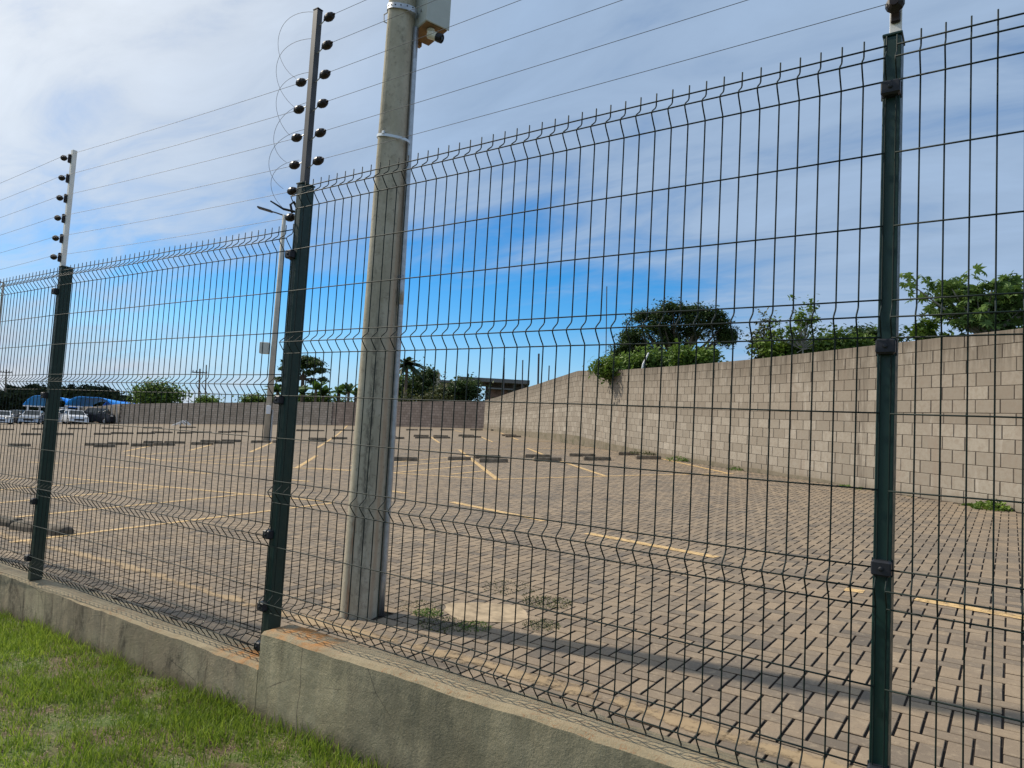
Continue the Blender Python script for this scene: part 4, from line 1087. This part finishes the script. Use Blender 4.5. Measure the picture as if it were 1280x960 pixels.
tree('shrub', 'sparse tall sapling rising above the tan wall left of the nearest post', 'shrub', 1004, 366, 455, 38, 18, 850, .06, M['leaf_light'], 46, base=0, group=G2, depth=.6, limbs=40, bark='palebark', cr=.15, shell=.2, trunk_r=.025)
tree('shrub', 'low green hedge behind the wall, left of the nearest post', 'shrub', 1050, 412, 462, 50, 18.5, 5600, .065, M['leaf_mid'], 60, base=0, group=G2, depth=.5, cr=.30, shell=.1)
tree('shrub', 'low green growth on the wall between the sapling and the bare twigs', 'shrub', 985, 418, 468, 46, 18.5, 4800, .065, M['leaf_light'], 55, base=0, group=G2, depth=.5, cr=.26, shell=.1)
tree('dark_tree', 'dark spreading tree behind the hedge, partly hidden by the nearest post', 'tree', 1085, 400, 445, 44, 34, 5200, .12, M['leaf_dark'], 30, base=0, flat=.9, cr=.5, shell=.2)
tree('papaya_tree', 'large leaved tree above the tan wall at the right edge', 'tree', 1230, 328, 446, 94, 12.6, 1600, .135, M['leaf_papaya'], 120, base=0, depth=.55, lobes=7, limbs=46, bark='palebark', cr=.17, shell=.12, trunk_r=.05)
tree('papaya_tree', 'smaller large leaved sapling just right of the nearest post', 'tree', 1158, 388, 446, 24, 12.9, 300, .11, M['leaf_light'], 26, base=0, depth=.6, lobes=7, limbs=14, bark='palebark', cr=.14, shell=.1, trunk_r=.02)
# things behind the far walls
def araucaria():
    D = 100; zb = -2.0; c = at(378, 500, D)
    t = thing('araucaria_tree', 'dark umbrella pine behind the pale wall, right of the lamp post', 'tree', (c[0], c[1], zb))
    j = at(379, 466, D); mb = MB(); mb.tube([np.array([c[0], c[1], zb]), at(378, 485, D), j], [.34, .28, .2], 8); Ps = []; T = []
    for px, py, hw, hh in [(380, 449, 17, 4), (366, 453, 12, 4), (394, 454, 10, 4), (358, 461, 8, 3.5), (400, 463, 7, 3.5), (379, 457, 14, 4), (404, 475, 5, 3), (390, 477, 5, 3), (387, 466, 6, 3), (350, 474, 5, 3), (366, 472, 5, 2.5), (397, 483, 4, 2), (352, 483, 4, 2), (370, 463, 7, 3)]:
        for q in range(4):
            dz = rnd.uniform(-1, 1)*2.2; cc = at(px+rnd.uniform(-2, 2), py, D+dz)
            n = int(26*hw); g_ = rs.normal(size=(n, 3)); g_[:, 0] *= hw/FPX*D*.42; g_[:, 1] *= .55; g_[:, 2] *= hh/FPX*D*.42
            Ps.append(cc+g_@np.stack([CAMR, CAMF, [0, 0, 1]])); T.append(rs.rand(n))
        cc = at(px, py, D); mb.tube([j*.6+at(378, 485, D)*.4, (j+cc)/2-[0, 0, .3], cc], [.12, .08, .04], 5)
    leaves('crown', np.concatenate(Ps), .2, M['leaf_dark'], t, (c[0], c[1], zb), .6, .45, np.concatenate(T)); mb.build('trunk', M['bark'], t)
araucaria()
def palmlike(px, pyt, pyb, D, label, name='palm_tree', nf=22, L=2.6, mat='leaf_dark', zb=0.0, dr=.45, wl=.16):
    b = at(px, pyb, D); tp = at(px, pyt+ (pyb-pyt)*.28, D); t = thing(name, label, 'tree' if name == 'palm_tree' else 'plant', (tp[0], tp[1], zb))
    mb = MB(); mb.tube([np.array([tp[0], tp[1], zb]), tp], [.22 if name == 'palm_tree' else .12, .14], 8); mb.build('trunk', M['bark'], t)
    for k in range(nf):
        a = rnd.uniform(0, 2*math.pi); e = rnd.uniform(-.35, 1.35) if name == 'palm_tree' else rnd.uniform(.3, 1.4); l = L*rnd.uniform(.7, 1.1)
        d = np.array([math.cos(a)*math.cos(e), math.sin(a)*math.cos(e), math.sin(e)]); s_ = np.cross(d, [0, 0, 1.0]); s_ /= np.linalg.norm(s_)+1e-9
        V = []; F = []; n = 7
        for i in range(n+1):
            u = i/n; p = tp+d*l*u-np.array([0, 0, dr*l*u*u]); w = wl*l*math.sin(math.pi*min(1, u*.9+.08))**.7
            V += [p+s_*w-np.array([0, 0, w*.5]), p, p-s_*w-np.array([0, 0, w*.5])]
            if i: j = 3*i; F += [(j-3, j, j+1, j-2), (j-2, j+1, j+2, j-1)]
        mb = MB(); mb.add(V, F); mb.build('frond', M[mat], t)
palmlike(509, 441, 496, 72, 'tall palm behind the dark wall, right of the thick concrete pole', L=2.3, nf=46, dr=.6, wl=.12)
tree('dark_tree', 'dark tree right beside the palm behind the far wall', 'tree', 528, 456, 505, 22, 76, 3200, .2, M['leaf_dark'], 26, base=-1, cr=1.0, shell=.2)
tree('dark_tree', 'dark leafy tree behind the palm, low over the dark wall', 'tree', 504, 464, 512, 20, 77, 3000, .2, M['leaf_mid'], 24, base=-1, cr=1.0, shell=.1)
for k, (px, pt_) in enumerate([(347, 478), (362, 476), (378, 482), (395, 474), (404, 484), (424, 480), (436, 478), (445, 484)]):
    palmlike(px, pt_, 520, 68+k % 3, 'banana plant with broad upright leaves, %s from the left behind the wall' % ordinal(k), 'banana_plant', 12, 1.9, 'leaf_light' if k % 2 else 'leaf_mid', -.5, .45, .17)
tree('round_tree', 'dense dark round tree above the dark wall, left of the grey roof', 'tree', 583, 470, 510, 28, 62, 6000, .15, M['leaf_dark'], 50, cr=.75, shell=.2, base=-1, flat=.5)
tree('round_tree', 'lower yellowish bush left of the dense round tree', 'tree', 555, 480, 510, 22, 62, 3000, .14, M['leaf_olive'], 34, cr=.6, shell=.2, base=-1)
tree('hedge', 'brownish trimmed hedge along the top of the dark wall', 'hedge', 545, 492, 512, 54, 61, 4600, .13, M['leaf_olive'], 80, shell=.1, base=-1, depth=.15, trunk=False, cr=.5)
tree('green_tree', 'bushy bright green tree behind the pale wall, left of the utility poles', 'tree', 198, 475, 520, 36, 78, 7000, .2, M['leaf_mid'], 60, cr=1.1, shell=.2, base=-2)
tree('green_tree', 'small green tree right of the two utility poles', 'tree', 262, 493, 518, 20, 82, 2400, .18, M['leaf_mid'], 26, cr=.8, shell=.1, base=-2)
tree('green_tree', 'low green bushes left of the lamp post behind the pale wall', 'tree', 318, 489, 518, 20, 80, 2400, .18, M['leaf_mid'], 26, cr=.8, shell=.1, base=-2)
tree('green_tree', 'low bush right of the lamp post, behind the second post', 'tree', 352, 491, 518, 18, 80, 2000, .18, M['leaf_mid'], 22, cr=.8, shell=.1, base=-2)
# far forest on the left
def forest():
    k = 0
    for px, yt, hw in [(3, 486, 10), (13, 479, 6), (22, 482, 6), (30, 481, 7), (38, 480, 6), (47, 478, 6), (56, 482, 6), (64, 480, 6), (73, 478, 7), (82, 482, 6), (90, 480, 6), (98, 481, 6), (106, 480, 6), (115, 481, 6), (124, 483, 6), (133, 482, 7), (141, 485, 5)]:
        t, C = tree('eucalyptus_tree', 'distant dark eucalyptus, %s from the left in the row above the blue shades' % ordinal(k), 'tree', px, yt+rnd.uniform(-1.5, 2.5), 500, hw*.8, 190+rnd.uniform(-8, 8), 900, .45, M['leaf_far'], 9, base=-4, group='distant eucalyptus row', cr=.85, trunk_r=.18); k += 1
    P = []
    for px in np.linspace(-40, 150, 50): P.append(at(px, 505+rnd.uniform(-3, 3), 178))
    P = np.array(P)
    q = P[rs.randint(0, 50, 9000)]+rs.normal(size=(9000, 3))*np.array([2.2, 2.2, 1.3])
    o = leaves('undergrowth', q, .8, M['leaf_far'], None, (0, 0, 0)); tag(o, 'dark continuous undergrowth below the eucalyptus row', 'undergrowth', kind='stuff')
forest()
tree('hedge', 'low green shrubs along the wall foot of the banana plants', 'hedge', 395, 490, 512, 52, 72, 3000, .16, M['leaf_mid'], 50, base=-1, depth=.15, trunk=False, cr=.6, shell=.1)
def mound():
    t, C = tree('dark_tree', 'dark mass of low trees at the far left edge behind the cars', 'tree', 6, 489, 520, 42, 110, 3600, .5, M['leaf_far'], 40, base=-4, depth=.3)
mound()

# utility poles and distant lines
def upole(px, yt, yb, D, r, label, cross=True):
    b = at(px, yb, D); tp = at(px+2, yt, D); t = thing('utility_pole', label, 'pole', b, None)
    mb = MB(); mb.tube([b, tp], [r, r*.7], 8); mb.build('shaft', M['bark'], t)
    if cross:
        q = tp-[0, 0, .5]; mb = MB(); mb.box(q, (2.0, .12, .14), [CAMR, CAMF, (0, 0, 1)]); ca = mb.build('crossarm', M['bark'], t)
        for s_ in (-.9, -.45, .45, .9):
            mb = MB(); mb.tube([q+CAMR*s_, q+CAMR*s_+[0, 0, .28]], .06, 6); mb.build('insulator', M['darkpole'], ca)
upole(6, 462, 505, 120, .16, 'distant utility pole at the far left above the trees')
upole(248, 461, 510, 90, .14, 'left one of two utility poles behind the pale wall')
upole(256, 456, 510, 88, .10, 'right one of two utility poles, without crossarm', False)
for k, (px, yt, yb, D, r) in enumerate([(629, 447, 500, 66, .05), (652, 450, 497, 55, .05), (672, 442, 486, 50, .07), (685, 457, 480, 46, .04), (757, 358, 466, 28, .02)]):
    b = at(px, yb+15, D); mb = MB(); mb.tube([b, at(px+1.5, yt, D)], r, 6)
    tag(mb.build('thin_mast', M['darkpole'], org=b), 'thin mast above the tan wall, %s from the left' % ordinal(k), 'mast', 'thin masts behind the tan wall')
mb = MB(); b = at(801, 472, 22.9); mb.tube([b, at(804, 455, 22.9), at(811, 441, 22.9)], [.035, .035, .03], 8)
tag(mb.build('bent_pipe', M['white'], org=b), 'short bent white pipe standing on top of the tan wall', 'pipe')

# buildings behind the far wall
def boxb(mb, px0, px1, yt, yb, D, depth):
    a = at(px0, yb, D); b = at(px1, yb, D); zt = at((px0+px1)/2, yt, D)[2]
    c = (a+b)/2; w = np.linalg.norm((b-a)[:2]); zb = -3
    mb.box((c[0]+CAMF[0]*depth/2, c[1]+CAMF[1]*depth/2, (zt+zb)/2), (w, depth, zt-zb), [CAMR, CAMF, (0, 0, 1)]); return c, zt, w
def shed():
    D = 84; c = at(620, 495, D); t = thing('shed', 'low dark shed with a long grey roof behind the corner of the walls', 'building', (c[0], c[1], -3))
    mb = MB(); cc, zt, w = boxb(mb, 606, 657, 480, 500, D, 8); mb.build('wall', M['shade'], t)  # solid dark box in place of the shed's shaded inside
    mb = MB(); a = at(572, 477, D-1); b = at(662, 475, D-1); m = (a+b)/2; ww = np.linalg.norm((b-a)[:2])
    mb.box(m+CAMF*4, (ww, 10, .45), [CAMR, CAMF, (0, 0, 1)]); mb.build('roof', M['roofgrey'], t)
    for px in (612, 628, 642, 654):
        mb = MB(); mb.tube([at(px, 500, D-.8), at(px, 477, D-.8)], .12, 6); mb.build('column', M['roofgrey'], t)
    mb = MB(); boxb(mb, 612, 634, 486.5, 500, D-6, 2); mb.build('low_wall', M['brickred'], t)
    mb = MB(); a = at(610, 486.5, D-7); b = at(641, 485.5, D-7); mb.box((a+b)/2+CAMF, (np.linalg.norm((b-a)[:2]), 2.6, .14), [CAMR, CAMF, (0, 0, 1)]); mb.build('low_roof', M['roofgrey'], t)
shed()
def tower():
    D = 88; c = at(541, 495, D); t = thing('water_tower', 'small square beige tower behind the dark wall, right of the palm', 'tower', (c[0], c[1], -3))
    mb = MB(); boxb(mb, 536, 547, 465, 500, D, 1.2); mb.build('shaft', M['beige'], t)
    mb = MB(); a = at(535, 464.5, D); b = at(548, 464.5, D); m = (a+b)/2+CAMF*.6; mb.box(m, (np.linalg.norm((b-a)[:2]), 1.4, .2), [CAMR, CAMF, (0, 0, 1)]); mb.build('cap', M['beige'], t)
tower()
def longhouse():
    D = 92; c = at(565, 490, D); t = thing('house', 'pale flat building behind the yellowish bush over the dark wall', 'building', (c[0], c[1], -3))
    mb = MB(); boxb(mb, 549, 578, 479, 500, D, 6); mb.build('wall', M['beige'], t)
    mb = MB(); a = at(547, 477.5, D); b = at(580, 477, D); m = (a+b)/2+CAMF*3; mb.box(m, (np.linalg.norm((b-a)[:2]), 7, .3), [CAMR, CAMF, (0, 0, 1)]); mb.build('roof', M['roofgrey'], t)
longhouse()

# ------------------------------------------------------------ cars and shade sails
def car_parts(paint, style):
    """parts of one car in its own axes, x forward, length 4.2"""
    out = []
    hw = .86
    if style == 'hatch': top = [(-2.0, .62), (-1.95, .95), (-1.6, 1.38), (-1.2, 1.47), (.1, 1.46), (.95, .98), (1.85, .86), (2.05, .66)]
    elif style == 'suv': top = [(-2.1, .7), (-2.1, 1.1), (-1.85, 1.55), (-1.4, 1.66), (.2, 1.64), (.95, 1.14), (1.95, 1.02), (2.15, .75)]
    else: top = [(-2.2, .65), (-2.15, .98), (-1.5, 1.04), (-.95, 1.42), (.15, 1.43), (.95, .98), (1.95, .84), (2.2, .62)]
    low = [(2.2, .30), (1.75, .22), (-1.75, .22), (-2.15, .30)]
    prof = top+low; n = len(prof); belt = 1.0 if style != 'suv' else 1.14
    def ringy(z): return hw*(1-.06*abs(z-.6)) if z <= belt+.02 else hw*(1-.26*min(1, (z-belt)/.5))
    V = [(x, -ringy(z), z) for x, z in prof]+[(x, ringy(z), z) for x, z in prof]
    F = [tuple(range(n)), tuple(range(2*n-1, n-1, -1))]+[(i, (i+1) % n+0, (i+1) % n+n, i+n) for i in range(n)]
    mb = MB(); mb.add(V, [F[0][::-1], F[1][::-1]]+[f[::-1] for f in F[2:]]); out.append(('body', mb, paint))
    # screens
    def quad(p, q, y0, y1, off):
        m = MB(); d = np.array([q[0]-p[0], 0, q[1]-p[1]]); nrm = np.array([-d[2], 0, d[0]]); nrm /= np.linalg.norm(nrm)
        if nrm[2] < 0: nrm = -nrm
        nrm *= off; m.add([(p[0]+nrm[0], -y0, p[1]+nrm[2]), (p[0]+nrm[0], y0, p[1]+nrm[2]), (q[0]+nrm[0], y1, q[1]+nrm[2]), (q[0]+nrm[0], -y1, q[1]+nrm[2])], [(0, 1, 2, 3)]); return m
    hi = top[4]; lo = top[5]
    a = np.array(lo)*.93+np.array(hi)*.07; b = np.array(hi)*.93+np.array(lo)*.07
    out.append(('windscreen', quad(a, b, .74, .60, .012), M['glass']))
    lo2, hi2 = (top[1], top[2]) if style != 'sedan' else (top[2], top[3])
    a = np.array(lo2)*.9+np.array(hi2)*.1; b = np.array(hi2)*.95+np.array(lo2)*.05
    out.append(('rear_window', quad(a, b, .72, .58, .012), M['glass']))
    zt = hi[1]-.07
    for s_ in (-1, 1):
        for x0, x1 in ((-1.25, -.42), (-.34, .62)):
            m = MB(); sl0 = .28 if x1 > .5 else .02; y0 = ringy(belt+.02)+.012; y1 = ringy(zt)+.012
            m.add([(x0, s_*y0, belt+.02), (x1, s_*y0, belt+.02), (x1-sl0*1.3, s_*y1, zt), (x0+.08, s_*y1, zt)], [(0, 1, 2, 3)]); out.append(('side_window', m, M['glass']))
        for xw in (-1.35, 1.35):
            m = MB(); m.lathe([(.31, -.10), (.33, -.07), (.33, .07), (.31, .10)], (xw, s_*.78, .33), (0, 1, 0), 18); out.append(('tyre', m, M['tyre']))
            m = MB(); m.lathe([(.20, 0), (.19, .012), (.05, .004)], (xw, s_*.885, .33), (0, s_, 0), 14); out.append(('rim', m, M['steel']))
        zl = top[6][1]-.13
        m = MB(); m.box((2.03, s_*.62, zl), (.16, .34, .14), bev=.03); out.append(('headlight', m, M['lens']))
        m = MB(); m.box((-2.08, s_*.68, top[1][1]-.12), (.12, .22, .18), bev=.02); out.append(('tail_light', m, M['redlens']))
        m = MB(); m.box((.62, s_*.98, belt+.08), (.12, .18, .12), bev=.03); out.append(('mirror', m, paint))
    m = MB(); m.box((2.13, 0, .52), (.10, .9, .16), bev=.02); out.append(('grille', m, M['black']))
    m = MB(); m.box((0, 0, .26), (4.2, 1.6, .12)); out.append(('underbody', m, M['tyre']))
    return out
def car(px, pyb, D, paint, style, rz, label):
    b = at(px, pyb, D); b[2] = g(b[0], b[1])
    t = thing('parked_car', label, 'car', b, 'cars parked by the blue shades', rz)
    for nm, m, mat in car_parts(M[paint], style):
        o = bpy.data.objects.new(nm, m.mesh(nm, mat)); col.objects.link(o); o.parent = t
# facing the lot (towards the camera side)
face = math.atan2(-AF[1], -AF[0])
car(2, 530, 73, 'car_white', 'hatch', face+.55, 'white car at the far left edge')
car(40, 530, 72, 'car_silver', 'hatch', face+.45, 'silver hatchback second from the left, partly behind the leftmost post')
car(72, 530, 75, 'car_white', 'suv', face-.35, 'white tall car third from the left, just right of the leftmost post')
car(93, 530, 72, 'car_white', 'hatch', face+.75, 'white hatchback with sloping bonnet, fourth from the left')
car(113, 529, 77, 'car_silver', 'sedan', face+.3, 'grey car behind the dark one, fifth from the left')
car(129, 529.5, 73, 'car_dark', 'suv', face+1.15, 'dark car parked at the right end of the row')
car(20, 526, 84, 'car_dark', 'suv', face+.2, 'dark car in the second row at the left, behind the white and silver ones')
def sail(px0, px1, ytop, yedge, D, mat, label, poles=(0, 1)):
    a = at(px0, yedge, D); b = at(px1, yedge, D); zt = at((px0+px1)/2, ytop, D)[2]; ze = (a[2]+b[2])/2
    t = thing('shade_sail', label, 'shade sail', (a[0], a[1], g(a[0], a[1])), 'blue shade sails over the parked cars')
    n = 14; V = []; F = []; w = (b-a)[:2]
    for j in range(7):
        v = j/6
        for i in range(n+1):
            u = i/n
            peak = (max(0, math.sin(math.pi*u))**.75)*(1-.35*v)+.12*math.sin(2*math.pi*u*1.5)
            p = a[:2]+w*u+CAMF[:2]*v*5.0; V.append((p[0], p[1], ze+(zt-ze)*peak))
    m = n+1
    for j in range(6):
        for i in range(n): F.append((j*m+i, j*m+i+1, j*m+m+i+1, j*m+m+i))
    k = len(V); V += [(x, y, z-.05) for x, y, z in V]; F += [tuple(q+k for q in f[::-1]) for f in F]
    for i in range(n): F.append((i, i+1+0, i+1+k, i+k)[::-1])
    mb = MB(); mb.add(V, F); mb.build('canopy', M[mat], t, smooth=True)
    mb = MB(); mb.box(((a[0]+b[0])/2, (a[1]+b[1])/2, ze-.10), (np.linalg.norm(w), .05, .12), [CAMR, CAMF, (0, 0, 1)]); mb.build('valance', M['white'], t)
    for u in poles:
        p = a+(b-a)*u; zb = float(g(p[0], p[1])); mb = MB(); mb.tube([(p[0], p[1], zb), (p[0], p[1], ze)], .09, 8); mb.build('pole', M['white'], t)
sail(28, 86, 493, 507.5, 79, 'blue', 'bright blue shade sail at the left, behind the leftmost post', (.12, .38, .95))
sail(80, 142, 494.5, 508, 78, 'blue', 'bright blue shade sail in the middle above the white cars', (.3, .72))
sail(128, 161, 500, 508, 84, 'blue2', 'deeper blue shade sail at the right end of the row', (.2,))
# fallen white frame by the pale wall
def frame():
    D = 62; c = at(228, 532, D); t = thing('metal_frame', 'collapsed white tubular frame lying near the pale wall', 'frame', (c[0], c[1], g(c[0], c[1])))
    for (x0, y0), (x1, y1) in [((212, 533), (229, 526)), ((226, 525.5), (232, 532)), ((229, 525.5), (224, 532)), ((232, 525.5), (240, 533)), ((229, 526), (238, 532.5)), ((218, 532), (228, 527.5))]:
        mb = MB(); mb.tube([at(x0, y0, D), at(x1, y1, D)], .04, 6); mb.build('tube', M['white'], t)
frame()

# ------------------------------------------------------------ weeds
def weed(x, y, r, h, n, mat, label, zb=None, leaf=.012, grp='small weeds'):
    z = float(g(x, y)) if zb is None else zb
    t = rs.rand(n); a = rs.uniform(0, 6.28, n); q = np.sqrt(t)*r
    P = np.stack([x+np.cos(a)*q, y+np.sin(a)*q, z+rs.rand(n)*h*(1-.6*q/r)+.003], -1)
    # stay on this side of the wall
    T = (P[:, 0]-W0[0])*WN[0]+(P[:, 1]-W0[1])*WN[1]; P[:, 0] -= np.maximum(T+.07, 0)*WN[0]; P[:, 1] -= np.maximum(T+.07, 0)*WN[1]
    o = leaves('weed', P, leaf, M[mat], None, (x, y, z), .3, .45); o.location = (x, y, z)
    tag(o, label, 'weed', grp, 'stuff')
weed(.02, 1.13, .09, .022, 330, 'leaf_mid', 'small green weed tuft at the near left corner of the cement patch', leaf=.008)
weed(.24, 1.02, .15, .014, 420, 'leaf_olive', 'flat dry weeds along the near edge of the cement patch', leaf=.007)
weed(.40, 1.10, .10, .016, 260, 'leaf_mid', 'low green weeds at the middle of the near edge of the cement patch', leaf=.007)
weed(.45, 1.78, .16, .018, 420, 'leaf_olive', 'brownish weeds behind the right end of the cement patch', leaf=.008)
weed(.68, 1.35, .11, .016, 300, 'leaf_olive', 'pale weeds at the right corner of the cement patch', leaf=.007)
weed(.06, 1.95, .22, .010, 260, 'leaf_olive', 'sparse dry weeds in the joints far behind the cement patch', leaf=.007)
weed(-.12, 1.22, .14, .010, 200, 'leaf_olive', 'sparse dry weeds between the pole foot and the cement patch', leaf=.006)
weed(-.42, 1.0, .05, .05, 80, 'leaf_mid', 'tiny weed at the left foot of the concrete pole', leaf=.010)
def wweed(s_, w, h, n, label, leaf=.03, mat='leaf_light'):
    p = wxy(s_)-WN*(.07+w*.35); weed(p[0], p[1], w, h, n, mat, label, float(wall_b(s_)), leaf, 'weeds along the foot of the tan wall')
wweed(-1.02, .26, .20, 420, 'largest bright green weed at the foot of the tan wall, right edge', .035)
wweed(-.62, .16, .08, 120, 'low weed beside the largest one at the foot of the tan wall')
wweed(1.55, .14, .07, 100, 'first weed left of the nearest post at the foot of the tan wall')
wweed(1.95, .16, .08, 110, 'second weed left of the nearest post at the foot of the tan wall')
wweed(.55, .18, .05, 90, 'thin flat weed at the wall foot just right of the nearest post', .02, 'leaf_olive')
wweed(5.6, .2, .12, 90, 'small weed at the wall foot halfway along the lot')
wweed(8.4, .35, .16, 160, 'weeds at the wall foot beside the yellow bay line', .03, 'leaf_mid')
wweed(10.6, .5, .12, 160, 'low weeds near the last wheel stop at the wall foot', .03, 'leaf_olive')
